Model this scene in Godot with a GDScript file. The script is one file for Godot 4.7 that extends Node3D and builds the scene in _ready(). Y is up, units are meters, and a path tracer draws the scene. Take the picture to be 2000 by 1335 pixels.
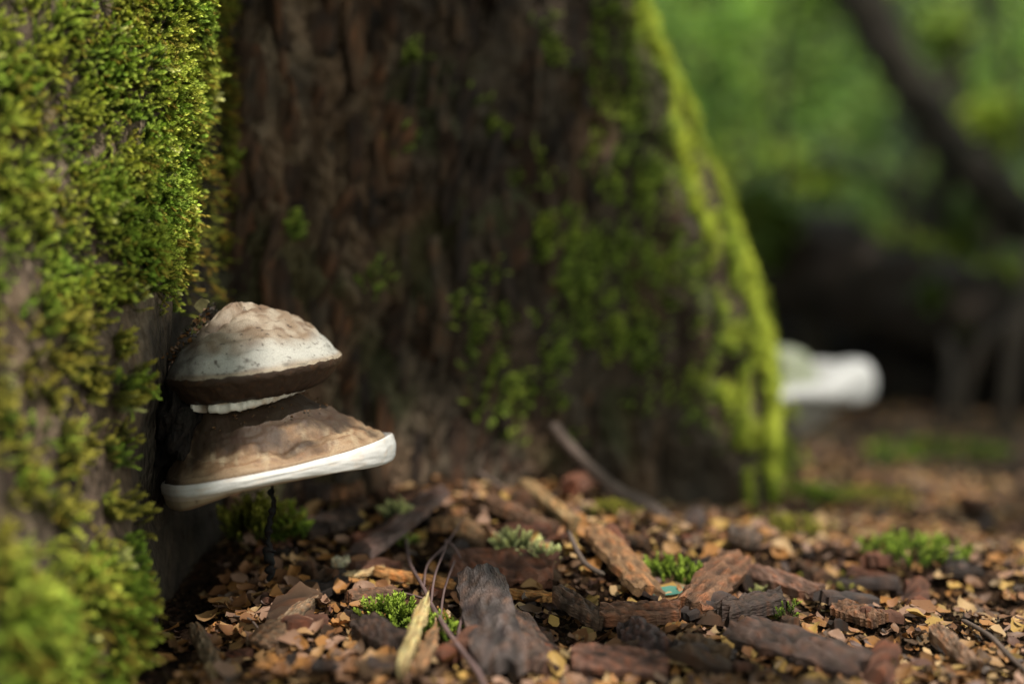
extends Node3D
# A mossy old tree with bracket fungi at its foot, low over sunlit leaf litter. Units are metres.

const F := 2777.0
const EYE := 0.232
const PITCH := -2.083
const W0 := 2000.0
var SUN := Vector3(0.22, 0.84, 0.46).normalized()
var rng := RandomNumberGenerator.new()
var cam_t: Transform3D
var taken := {}
var n1 := FastNoiseLite.new()
var n2 := FastNoiseLite.new()
var n3 := FastNoiseLite.new()
var nr := FastNoiseLite.new()
var nc := FastNoiseLite.new()
var mats := {}

# ---------------------------------------------------------------- naming
func numbered(called: String) -> String:
	if not taken.has(called):
		taken[called] = 0
		return called
	taken[called] += 1
	return "%s_%03d" % [called, taken[called]]

func tag(o: Node3D, label := "", category := "", group := "", kind := "") -> Node3D:
	if label: o.set_meta("label", label)
	if category: o.set_meta("category", category)
	if group: o.set_meta("group", group)
	if kind: o.set_meta("kind", kind)
	return o

func base(called: String, at := Vector3.ZERO) -> Node3D:
	var o := Node3D.new()
	o.name = numbered(called)
	add_child(o, true)
	o.position = at
	return o

func obj(called: String, m: Mesh, mt: Material, parent: Node = null) -> MeshInstance3D:
	var o := MeshInstance3D.new()
	o.name = numbered(called) if parent == null else called
	o.mesh = m
	if mt: o.material_override = mt
	if parent == null: add_child(o, true)
	else: parent.add_child(o, true)
	return o

# ---------------------------------------------------------------- space
func P(px: float, py: float, d: float) -> Vector3:
	return cam_t * Vector3((px - 1000.0) / F * d, -(py - 667.5) / F * d, -d)

func pix(v: Vector3) -> Vector3:
	var c: Vector3 = cam_t.affine_inverse() * v
	return Vector3(1000.0 + c.x / -c.z * F, 667.5 - c.y / -c.z * F, -c.z)

func gh(x: float, z: float) -> float:
	var dx := (x + 0.10) / 0.21
	var dz := (z + 1.25) / 0.15
	var h := 0.066 * exp(-0.5 * (dx * dx + dz * dz))
	h += 0.012 * n1.get_noise_2d(x * 5.0, z * 5.0) + 0.006 * n2.get_noise_2d(x * 16.0, z * 16.0)
	if z > -3.0: h += 0.003 * n3.get_noise_2d(x * 50.0, z * 50.0)
	if z < -3.4:
		var k := -z - 3.4
		h += 0.10 * k + 0.02 * k * k if k < 9.0 else 2.52 + (k - 9.0) * 0.46
		h = minf(h, 26.0 + 0.0 * k)
	return h

func G(px: float, py: float) -> Vector3:
	# where the sight line of a spot in the photograph meets the ground
	var o := cam_t.origin
	var dir := (P(px, py, 1.0) - o)
	var t := 0.6
	for i in 4000:
		var p := o + dir * t
		if p.y <= gh(p.x, p.z): return p
		t += 0.002
	return o + dir * t

# ---------------------------------------------------------------- meshes
func finish(v: PackedVector3Array, idx: PackedInt32Array, col := PackedColorArray(), uv := PackedVector2Array(), flat := false, ref := Vector3.ZERO) -> ArrayMesh:
	var acc := 0.0
	if ref == Vector3.ZERO:
		var c := Vector3.ZERO
		for p in v: c += p
		c /= maxf(1.0, v.size())
		for i in range(0, idx.size(), 3):
			var a := v[idx[i]] - c
			acc += a.dot((v[idx[i + 2]] - c - a).cross(v[idx[i + 1]] - c - a))
	else:
		for i in range(0, idx.size(), 3):
			var a := v[idx[i]]
			acc += ref.dot((v[idx[i + 2]] - a).cross(v[idx[i + 1]] - a))
	if acc < 0.0:
		for i in range(0, idx.size(), 3):
			var t := idx[i]
			idx[i] = idx[i + 1]
			idx[i + 1] = t
	var vv := v
	var cc := col
	var uu := uv
	var ii := idx
	var nn := PackedVector3Array()
	if flat:
		vv = PackedVector3Array(); cc = PackedColorArray(); uu = PackedVector2Array(); ii = PackedInt32Array()
		for i in range(0, idx.size(), 3):
			var n := (v[idx[i + 2]] - v[idx[i]]).cross(v[idx[i + 1]] - v[idx[i]]).normalized()
			for k in 3:
				ii.append(vv.size())
				vv.append(v[idx[i + k]])
				nn.append(n)
				if col.size(): cc.append(col[idx[i + k]])
				if uv.size(): uu.append(uv[idx[i + k]])
	else:
		nn.resize(v.size())
		for i in range(0, idx.size(), 3):
			var a := idx[i]; var b := idx[i + 1]; var c2 := idx[i + 2]
			var n := (v[c2] - v[a]).cross(v[b] - v[a])
			nn[a] += n; nn[b] += n; nn[c2] += n
		for i in nn.size(): nn[i] = nn[i].normalized()
	return pack(vv, nn, ii, cc, uu)

func pack(v: PackedVector3Array, n: PackedVector3Array, idx: PackedInt32Array, col := PackedColorArray(), uv := PackedVector2Array()) -> ArrayMesh:
	var a := []
	a.resize(Mesh.ARRAY_MAX)
	a[Mesh.ARRAY_VERTEX] = v
	a[Mesh.ARRAY_NORMAL] = n
	a[Mesh.ARRAY_INDEX] = idx
	if col.size(): a[Mesh.ARRAY_COLOR] = col
	if uv.size(): a[Mesh.ARRAY_TEX_UV] = uv
	var m := ArrayMesh.new()
	m.add_surface_from_arrays(Mesh.PRIMITIVE_TRIANGLES, a)
	return m

func grid_idx(nu: int, nv: int, wrap := false) -> PackedInt32Array:
	var idx := PackedInt32Array()
	var last := nu if wrap else nu - 1
	for i in last:
		var i2 := (i + 1) % nu
		for j in nv - 1:
			idx.append_array(PackedInt32Array([i * nv + j, i2 * nv + j, i2 * nv + j + 1, i * nv + j, i2 * nv + j + 1, i * nv + j + 1]))
	return idx

func spline(pts: Array, t: float) -> Vector3:
	var n := pts.size()
	var i := clampi(int(t), 0, n - 2)
	var f := t - i
	var p0: Vector3 = pts[maxi(i - 1, 0)]
	var p1: Vector3 = pts[i]
	var p2: Vector3 = pts[i + 1]
	var p3: Vector3 = pts[mini(i + 2, n - 1)]
	return p1.cubic_interpolate(p2, p0, p3, f)

func tube(pts: Array, radii: Array, sides := 8, steps := 5, rough := 0.12, col := Color.WHITE, seed_ := 0.0) -> ArrayMesh:
	var v := PackedVector3Array()
	var c := PackedColorArray()
	var n := (pts.size() - 1) * steps + 1
	var up := Vector3(0.31, 0.2, 0.93).normalized()
	for i in n:
		var t := float(i) / steps
		var p := spline(pts, t)
		var q := spline(pts, minf(t + 0.05, pts.size() - 1.0)) - spline(pts, maxf(t - 0.05, 0.0))
		q = q.normalized()
		var a := q.cross(up).normalized()
		var b := a.cross(q)
		var k := clampi(int(t), 0, radii.size() - 2)
		var r: float = lerpf(radii[k], radii[k + 1], t - k)
		if i == 0 or i == n - 1: r *= 0.55
		for s in sides:
			var an := TAU * s / sides
			var rr := r * (1.0 + rough * 2.0 * n2.get_noise_3d(p.x * 60.0 + cos(an) * 9.0 + seed_, p.y * 60.0 + sin(an) * 9.0, p.z * 60.0))
			v.append(p + (a * cos(an) + b * sin(an)) * rr)
			var sh := 1.0 + 0.7 * n2.get_noise_3d(p.x * 130.0 + cos(an) * 30.0, p.y * 90.0 + seed_, p.z * 130.0 + sin(an) * 30.0)
			c.append(Color(col.r * sh, col.g * sh, col.b * sh))
	var idx := PackedInt32Array()
	for i in n - 1:
		for s in sides:
			var s2 := (s + 1) % sides
			idx.append_array(PackedInt32Array([i * sides + s, i * sides + s2, (i + 1) * sides + s2, i * sides + s, (i + 1) * sides + s2, (i + 1) * sides + s]))
	for e in 2:
		var row := 0 if e == 0 else (n - 1) * sides
		var ctr := spline(pts, 0.0 if e == 0 else pts.size() - 1.0)
		v.append(ctr)
		c.append(Color(col.r * 1.3, col.g * 1.2, col.b))
		for s in sides:
			var s2 := (s + 1) % sides
			if e == 0: idx.append_array(PackedInt32Array([v.size() - 1, row + s2, row + s]))
			else: idx.append_array(PackedInt32Array([v.size() - 1, row + s, row + s2]))
	return finish(v, idx, c)

func slab(l: float, w: float, t: float, col: Color, sd: float, jag := 0.25, groove := 0.4, nx := 12, nw := 7, bend := 0.0) -> ArrayMesh:
	# a piece of bark or wood lying along x: irregular outline, grooves along its length, broken ends
	var v := PackedVector3Array()
	var c := PackedColorArray()
	for side in 2:
		for i in nx:
			var u := float(i) / (nx - 1) * 2.0 - 1.0
			for j in nw:
				var q := float(j) / (nw - 1) * 2.0 - 1.0
				var x := u * l * 0.5 * (1.0 + jag * 1.0 * n2.get_noise_2d(q * 9.0 + sd * 7.0, signf(u) * 31.0 + sd) * smoothstep(0.5, 1.0, absf(u)))
				var taper := 1.0 - 1.2 * jag * smoothstep(0.6, 1.0, absf(u)) * (0.6 + n1.get_noise_2d(sd * 3.0, signf(u) * 9.0))
				var z := q * w * 0.5 * taper * (1.0 + jag * 1.3 * n2.get_noise_2d(u * 12.0 + sd * 5.0, signf(q) * 17.0 + sd))
				var g := n2.get_noise_3d(q * 26.0, u * 5.0, sd * 11.0)
				var g2 := n2.get_noise_3d(q * 60.0, u * 16.0, sd * 11.0 + 40.0)
				var y := 0.0
				if side == 1: y = t * (1.0 + groove * (g * 1.6 + g2 * 0.7)) * (1.0 - 0.35 * q * q)
				y += bend * (1.0 - u * u) * l * 0.25 - bend * q * q * w * 0.2
				v.append(Vector3(x, y, z))
				var k := clampf(1.0 + 1.3 * g + 0.8 * g2, 0.35, 1.9)
				var o := clampf(n1.get_noise_3d(u * 20.0, q * 16.0, sd * 5.0) * 2.0, 0.0, 1.0)
				c.append(Color(col.r * k * (1.0 + 0.5 * o), col.g * k * (1.0 + 0.1 * o), col.b * k * (1.0 - 0.15 * o)))
	var idx := grid_idx(nx, nw)
	var low := PackedInt32Array()
	for i in range(0, idx.size(), 3): low.append_array(PackedInt32Array([idx[i], idx[i + 2], idx[i + 1]]))
	var s := nx * nw
	for i in idx.size(): idx[i] += s
	idx.append_array(low)
	var ring := []
	for i in nx: ring.append(i * nw)
	for j in range(1, nw): ring.append((nx - 1) * nw + j)
	for i in range(nx - 2, -1, -1): ring.append(i * nw + nw - 1)
	for j in range(nw - 2, 0, -1): ring.append(j)
	for k in ring.size():
		var a: int = ring[k]
		var b: int = ring[(k + 1) % ring.size()]
		idx.append_array(PackedInt32Array([a, b, b + s, a, b + s, a + s]))
	return finish(v, idx, c, PackedVector2Array(), true)

func leaf_mesh(l: float, w: float, curl: float, fold: float, twist: float, tip := 0.5) -> ArrayMesh:
	var v := PackedVector3Array()
	var n := 6
	for i in n + 1:
		var t := float(i) / n
		var hw := w * 0.5 * pow(sin(PI * clampf(pow(t, 1.0 / (0.6 + tip)), 0.02, 0.985)), 0.65)
		for j in 5:
			var q := j * 0.5 - 1.0
			var y := curl * l * (t - 0.5) * (t - 0.5) * 4.0 * 0.25 + fold * absf(q) * hw + twist * q * (t - 0.5) * w + 0.06 * w * sin(t * 9.0 + q * 3.0) * absf(q)
			v.append(Vector3((t - 0.5) * l, y, q * hw * (1.0 + 0.08 * sin(t * 17.0))))
	return finish(v, grid_idx(n + 1, 5), PackedColorArray(), PackedVector2Array(), false, Vector3.UP)

# moss shoot: curved stem, leaflets in a spiral; colours run from old brown-green to fresh tip
func shoot(leaflets: int, spread: float, llen: float, bend: float, dead := 0.0) -> Array:
	var v := PackedVector3Array()
	var c := PackedColorArray()
	var idx := PackedInt32Array()
	var r := RandomNumberGenerator.new()
	r.seed = leaflets * 131 + int(spread * 97.0)
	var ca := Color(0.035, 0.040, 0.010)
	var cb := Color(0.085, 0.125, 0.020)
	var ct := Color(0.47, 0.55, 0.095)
	for i in leaflets:
		var t := 0.12 + 0.88 * float(i) / (leaflets - 1)
		var p := Vector3(bend * t * t, t, 0.15 * bend * sin(t * 5.0))
		var a := i * 2.399 + r.randf() * 0.5
		var o := Vector3(cos(a), 0.0, sin(a))
		var rise := lerpf(0.45, 1.6, t * t)
		var d := (o * spread + Vector3.UP * rise).normalized()
		var s := d.cross(Vector3.UP.rotated(Vector3.RIGHT, 0.3)).normalized() * llen * 0.25
		var l := llen * lerpf(1.15, 0.75, t) * r.randf_range(0.8, 1.2)
		var b := v.size()
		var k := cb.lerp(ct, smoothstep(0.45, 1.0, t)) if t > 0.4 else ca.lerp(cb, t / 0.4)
		v.append_array(PackedVector3Array([p, p + d * l * 0.5 + s, p + d * l + Vector3.UP * 0.02, p + d * l * 0.5 - s]))
		var e := k.lerp(ct, 0.25)
		c.append_array(PackedColorArray([k, k, e, k]))
		idx.append_array(PackedInt32Array([b, b + 1, b + 2, b, b + 2, b + 3]))
	var b0 := v.size()
	for j in 4:
		var t := j / 3.0
		var p := Vector3(bend * t * t, t, 0.0)
		for q in 3:
			v.append(p + Vector3(cos(q * TAU / 3.0), 0, sin(q * TAU / 3.0)) * 0.035 * (1.1 - t))
			c.append(ca.lerp(cb, t))
	for j in 3:
		for q in 3:
			var q2 := (q + 1) % 3
			idx.append_array(PackedInt32Array([b0 + j * 3 + q, b0 + j * 3 + q2, b0 + j * 3 + 3 + q2, b0 + j * 3 + q, b0 + j * 3 + 3 + q2, b0 + j * 3 + 3 + q]))
	return [v, idx, c]

func shoot_mesh(s: Array) -> ArrayMesh:
	return finish(s[0].duplicate(), s[1].duplicate(), s[2], PackedVector2Array(), false, Vector3.UP)

func clump(shoots: Array, n: int, rx: float, rz: float, h: float, tint: Color, droop := 0.6) -> ArrayMesh:
	# a cushion of moss as one mesh of many shoots
	var v := PackedVector3Array()
	var c := PackedColorArray()
	var idx := PackedInt32Array()
	for i in n:
		var a := rng.randf() * TAU
		var r := sqrt(rng.randf())
		var q := Vector3(cos(a) * r * rx, 0.0, sin(a) * r * rz)
		var up := (Vector3.UP + Vector3(cos(a), 0, sin(a)) * r * droop + Vector3(rng.randf_range(-0.4, 0.4), 0, rng.randf_range(-0.4, 0.4))).normalized()
		q.y = h * 0.55 * (1.0 - r * r)
		var t := Transform3D(aim(up, rng.randf() * TAU) * (h * rng.randf_range(0.55, 1.1)), q)
		var s: Array = shoots[rng.randi() % shoots.size()]
		var b := v.size()
		var k := rng.randf_range(0.6, 1.25)
		for p in s[0]: v.append(t * p)
		for x in s[2]: c.append(Color(x.r * tint.r * k, x.g * tint.g * k, x.b * tint.b * k))
		for x in s[1]: idx.append(b + x)
	return finish(v, idx, c, PackedVector2Array(), false, Vector3.UP)

func aim(up: Vector3, spin: float) -> Basis:
	var a := up.cross(Vector3(0.34, 0.13, 0.93)).normalized()
	var b := a.cross(up)
	return Basis(a, up, b) * Basis(Vector3.UP, spin)

func many(called: String, m: Mesh, mt: Material, xf: Array, col: PackedColorArray, parent: Node = null) -> MultiMeshInstance3D:
	var mm := MultiMesh.new()
	mm.transform_format = MultiMesh.TRANSFORM_3D
	mm.use_colors = true
	mm.mesh = m
	mm.instance_count = xf.size()
	for i in xf.size():
		mm.set_instance_transform(i, xf[i])
		mm.set_instance_color(i, col[i])
	var o := MultiMeshInstance3D.new()
	o.name = numbered(called) if parent == null else called
	o.multimesh = mm
	o.material_override = mt
	if parent == null: add_child(o, true)
	else: parent.add_child(o, true)
	o.set_meta("kind", "stuff")
	return o

# ---------------------------------------------------------------- materials
func noise_tex(freq: float, lo: float, hi: float, sd: int, fr := FastNoiseLite.FRACTAL_FBM, size := 512) -> NoiseTexture2D:
	var n := FastNoiseLite.new()
	n.seed = sd
	n.frequency = freq
	n.fractal_type = fr
	n.fractal_octaves = 5
	var t := NoiseTexture2D.new()
	t.width = size; t.height = size
	t.seamless = true
	t.noise = n
	var g := Gradient.new()
	g.set_color(0, Color(lo, lo, lo)); g.set_color(1, Color(hi, hi, hi))
	t.color_ramp = g
	return t

func mat(called: String, col: Color, rough: float, opts := {}) -> StandardMaterial3D:
	var m := StandardMaterial3D.new()
	m.resource_name = called
	m.albedo_color = col.linear_to_srgb()
	m.roughness = rough
	m.metallic_specular = opts.get("spec", 0.4)
	m.vertex_color_use_as_albedo = opts.get("vc", true)
	if opts.has("tex"):
		m.albedo_texture = opts.tex
		m.uv1_triplanar = true
		m.uv1_scale = opts.get("scale", Vector3.ONE * 10.0)
	if opts.has("bump"):
		m.heightmap_enabled = true
		m.heightmap_texture = opts.bump
		m.heightmap_scale = opts.get("depth", 0.1)
		m.uv1_triplanar = true
		m.uv1_scale = opts.get("scale", Vector3.ONE * 10.0)
	if opts.has("back"):
		m.backlight_enabled = true
		m.backlight = opts.back
	mats[called] = m
	return m

# ---------------------------------------------------------------- the old tree
var ctrl := [
	# X, Z at the ground, at 0.2 m and at 0.45 m
]
var cols := []
var arc := PackedFloat32Array()
var ys := PackedFloat32Array()
var TP := PackedVector3Array()
var TN := PackedVector3Array()
var TC := PackedColorArray()
var col_k := PackedFloat32Array()

func pd(a: Array) -> Array:
	var out := []
	for i in 3:
		var px: float = a[i * 2]
		var d: float = a[i * 2 + 1]
		out.append(Vector2((px - 1000.0) / F * d, -d))
	return [out[2], out[1], out[0]]

func build_plan() -> void:
	var x := func(X, Z): return [Vector2(X, Z), Vector2(X, Z), Vector2(X, Z)]
	ctrl = [x.call(-1.3, -1.4), x.call(-1.0, -0.95), x.call(-0.62, -0.68)]
	for a in [
		[-420, 0.74, -520, 0.64, -600, 0.54], [-200, 0.80, -220, 0.71, -250, 0.60], [0, 0.86, 0, 0.78, -10, 0.67], [180, 0.91, 150, 0.85, 130, 0.765],
		[300, 0.945, 278, 0.905, 230, 0.845], [360, 0.985, 304, 0.945, 275, 0.915], [386, 1.04, 322, 1.01, 320, 1.0], [408, 1.10, 372, 1.085, 385, 1.06], [450, 1.145, 432, 1.135, 440, 1.10],
		[505, 1.165, 520, 1.16, 520, 1.12], [650, 1.20, 650, 1.19, 650, 1.17], [850, 1.24, 850, 1.235, 850, 1.225], [1050, 1.295, 1050, 1.285, 1060, 1.27],
		[1175, 1.35, 1230, 1.35, 1260, 1.35], [1262, 1.41, 1370, 1.42, 1400, 1.42], [1306, 1.48, 1456, 1.48, 1458, 1.46], [1326, 1.56, 1488, 1.55, 1486, 1.52],
		[1324, 1.68, 1486, 1.69, 1490, 1.66], [1286, 1.84, 1460, 1.86, 1560, 1.84], [1160, 2.0, 1340, 2.05, 1420, 2.06]]:
		ctrl.append(pd(a))
	ctrl.append_array([x.call(-0.15, -2.2), x.call(-0.6, -2.3), x.call(-1.1, -2.0), x.call(-1.3, -1.4)])

func plan_at(k: int, y: float) -> Vector2:
	var a: Array = ctrl[clampi(k, 0, ctrl.size() - 1)]
	var up: Vector2 = a[1] + (a[2] - a[1]) * (minf(y, 0.72) - 0.19) / 0.23
	if y > 0.72: up = up.lerp(Vector2(-0.45, -1.45), 0.12 * minf((y - 0.72) * 0.5, 1.0))
	var low: Vector2 = a[1] + (a[1] - a[0]) * (y - 0.19) / 0.19
	return low.lerp(up, smoothstep(0.13, 0.25, y))

func plan(t: float, y: float) -> Vector2:
	var i := clampi(int(t), 0, ctrl.size() - 2)
	return plan_at(i, y).cubic_interpolate(plan_at(i + 1, y), plan_at(i - 1, y), plan_at(i + 2, y), t - i)

func build_tree() -> Node3D:
	build_plan()
	for i in (ctrl.size() - 1) * 8: tree_poly.append(plan(i / 8.0, 0.01))
	# columns: fine where the photograph looks, coarse behind
	var t := 0.0
	var s := 0.0
	col_k = PackedFloat32Array()
	while t <= ctrl.size() - 1.0:
		col_k.append(t)
		arc.append(s)
		var here := plan(t, 0.2)
		var step := 0.0032 if t > 4.0 and t < 20.5 else 0.05
		var dt := 0.01
		while t + dt < ctrl.size() - 1.0 and here.distance_to(plan(t + dt, 0.2)) < step: dt += 0.01
		s += step
		t += dt
	var y := -0.06
	while y < 4.2:
		ys.append(y)
		y += 0.0034 if y < 0.6 else 0.02 + (y - 0.6) * 0.12
	var nu := col_k.size()
	var nv := ys.size()
	TP.resize(nu * nv); TN.resize(nu * nv); TC.resize(nu * nv)
	var brown := Color(0.230, 0.148, 0.088)
	var grey := Color(0.285, 0.218, 0.150)
	var dark := Color(0.030, 0.022, 0.017)
	for i in nu:
		var k := col_k[i]
		var a := arc[i]
		var wall := smoothstep(10.5, 12.0, k) * (1.0 - smoothstep(16.5, 18.0, k))
		var left := 1.0 - smoothstep(8.0, 11.0, k)
		var ridge := smoothstep(15.5, 16.5, k)
		for j in nv:
			y = ys[j]
			var p := plan(k, y)
			var tg := (plan(k + 0.04, y) - plan(k - 0.04, y)).normalized()
			var n := Vector2(-tg.y, tg.x)
			var wx := n1.get_noise_2d(a * 9.0, y * 5.0) * 0.03
			var r := nr.get_noise_2d((a + wx) * 34.0, y * 5.5)            # long vertical plates
			var f := n2.get_noise_2d((a + wx) * 75.0, y * 26.0)
			var f2 := n3.get_noise_2d(a * 190.0, y * 80.0)
			var lump := n1.get_noise_2d(a * 11.0 + 50.0, y * 8.0)
			var disp := wall * (0.008 * r + 0.0055 * f + 0.0026 * f2 + 0.012 * lump - 0.010 * smoothstep(0.11, 0.0, absf(n1.get_noise_2d((a + wx * 1.5) * 26.0 + 400.0, y * 4.2))) - 0.006 * smoothstep(0.10, 0.0, absf(n1.get_noise_2d((a + wx) * 60.0 + 500.0, y * 13.0)))) + left * (0.008 * lump + 0.003 * r + 0.002 * f + 0.0012 * f2) + ridge * (0.016 * lump + 0.006 * r)
			if y > 0.6: disp += 0.02 * n1.get_noise_2d(a * 4.0, y * 3.0)
			disp -= 0.012 * exp(-pow((k - 11.3) / 0.35, 2.0))
			var q := p + n * disp
			TP[i * nv + j] = Vector3(q.x, y, q.y)
			var u := clampf(0.5 + 0.9 * n2.get_noise_2d(a * 22.0 + 9.0, y * 7.0) + 0.5 * f, 0.0, 1.0)
			var c := brown.lerp(grey, u)
			var dk := clampf(0.45 - 1.6 * r + 0.8 * n1.get_noise_2d(a * 16.0, y * 12.0 + 70.0), 0.0, 1.0)
			c = c.lerp(dark, dk * 0.7)
			# bark darker in the fold, beside the brackets and towards the right
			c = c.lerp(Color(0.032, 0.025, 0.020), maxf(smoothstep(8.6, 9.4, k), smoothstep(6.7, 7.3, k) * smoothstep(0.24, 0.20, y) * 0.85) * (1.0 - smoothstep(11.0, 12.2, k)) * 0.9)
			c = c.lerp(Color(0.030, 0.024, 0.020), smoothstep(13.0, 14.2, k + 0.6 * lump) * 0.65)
			c = c.lerp(Color(0.20, 0.115, 0.065), clampf(n1.get_noise_2d(a * 13.0 + 300.0, y * 5.0) * 3.0 - 0.55, 0.0, 0.55) * wall)
			c = c.lerp(Color(0.06, 0.075, 0.022), clampf(n1.get_noise_2d(a * 8.0 + 200.0, y * 6.0) * 2.4 - 0.35, 0.0, 0.6) * maxf(wall, ridge))
			if k < 6.6: c = c.lerp(Color(0.115, 0.078, 0.062), clampf(0.6 + n2.get_noise_2d(a * 30.0, y * 50.0) * 2.0, 0.0, 1.0) * 0.6)
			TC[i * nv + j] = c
	# normals from the whole sheet, so that the parts meet without a seam
	for i in nu:
		for j in nv:
			var pu := TP[mini(i + 1, nu - 1) * nv + j] - TP[maxi(i - 1, 0) * nv + j]
			var pv := TP[i * nv + mini(j + 1, nv - 1)] - TP[i * nv + maxi(j - 1, 0)]
			TN[i * nv + j] = pu.cross(pv).normalized()
	var tree := base("old_tree")
	tag(tree, "huge old tree with dark brown flaking bark and moss on both its root buttresses", "tree")
	var parts := {"root_buttress": [0.0, 11.0], "trunk": [11.0, 15.6], "root_buttress_001": [15.6, 99.0]}
	var got := {}
	for called in parts:
		var i0 := 0
		while col_k[i0] < parts[called][0]: i0 += 1
		var i1 := i0
		while i1 < nu - 1 and col_k[i1] < parts[called][1]: i1 += 1
		var w := i1 - i0 + 1
		var idx := PackedInt32Array()
		for i in w - 1:
			for j in nv - 1:
				var q := i * nv + j
				idx.append_array(PackedInt32Array([q, q + nv + 1, q + nv, q, q + 1, q + nv + 1]))
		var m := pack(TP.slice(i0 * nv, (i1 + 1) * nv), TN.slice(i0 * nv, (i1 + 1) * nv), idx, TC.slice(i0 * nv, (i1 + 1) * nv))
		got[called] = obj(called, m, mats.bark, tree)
	got["tree"] = tree
	tag(got.root_buttress, "moss-covered left root buttress close to the camera")
	tag(got.root_buttress_001, "sunlit right root buttress edged with bright moss")
	set_meta("_t", got)
	return tree

func tree_spot(k: float, y: float) -> Array:
	var i := 0
	var lo := 0
	var hi := col_k.size() - 1
	while hi - lo > 1:
		i = (lo + hi) / 2
		if col_k[i] <= k: lo = i
		else: hi = i
	var j := clampi(int((y + 0.06) / 0.0034), 0, ys.size() - 2)
	return [TP[lo * ys.size() + j], TN[lo * ys.size() + j], arc[lo]]

# ---------------------------------------------------------------- bracket fungus
func bracket(c: Vector3, yaw: float, r_out: float, r_in: float, r_side: float, tilt: Vector2, prof: Array, splits: Array, shade: Callable, bumps: Callable, rad: Callable, root: Node3D, nphi := 150) -> void:
	# prof: points (fraction of the radius, height over the rim plane) from the attachment over the top to the underside
	var out := Vector3(cos(yaw), 0, -sin(yaw))
	var side := Vector3(-sin(yaw), 0, -cos(yaw)) # away from the camera
	for part in splits:
		var a0: float = part[1]
		var a1: float = part[2]
		var nn: int = part[3]
		var v := PackedVector3Array()
		var col := PackedColorArray()
		for i in nphi + 1:
			var phi := lerpf(-PI, PI, float(i) / nphi)
			var cp := cos(phi) / (r_out if cos(phi) > 0.0 else r_in)
			var sp := sin(phi) / r_side
			var R: float = 1.0 / sqrt(cp * cp + sp * sp) * rad.call(phi)
			for j in nn + 1:
				var t := lerpf(a0, a1, float(j) / nn)
				var pr := spline(prof, t)
				var f := pr.x
				var e: Vector2 = bumps.call(f, phi, t)
				var d := out * cos(phi) + side * sin(phi)
				var q := d * R * (f + e.x)
				var h := pr.y + e.y + tilt.x * q.dot(out) + tilt.y * q.dot(side)
				v.append(Vector3(q.x, h, q.z))
				col.append(shade.call(f, phi, t, Vector3(q.x, h, q.z)))
		var m := finish(v, grid_idx(nphi + 1, nn + 1), col, PackedVector2Array(), false, part[5])
		obj(part[0], m, mats[part[4]], root)
	root.position = c

func smooth_step3(a: Color, b: Color, t: float) -> Color:
	return a.lerp(b, clampf(t, 0.0, 1.0))

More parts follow.
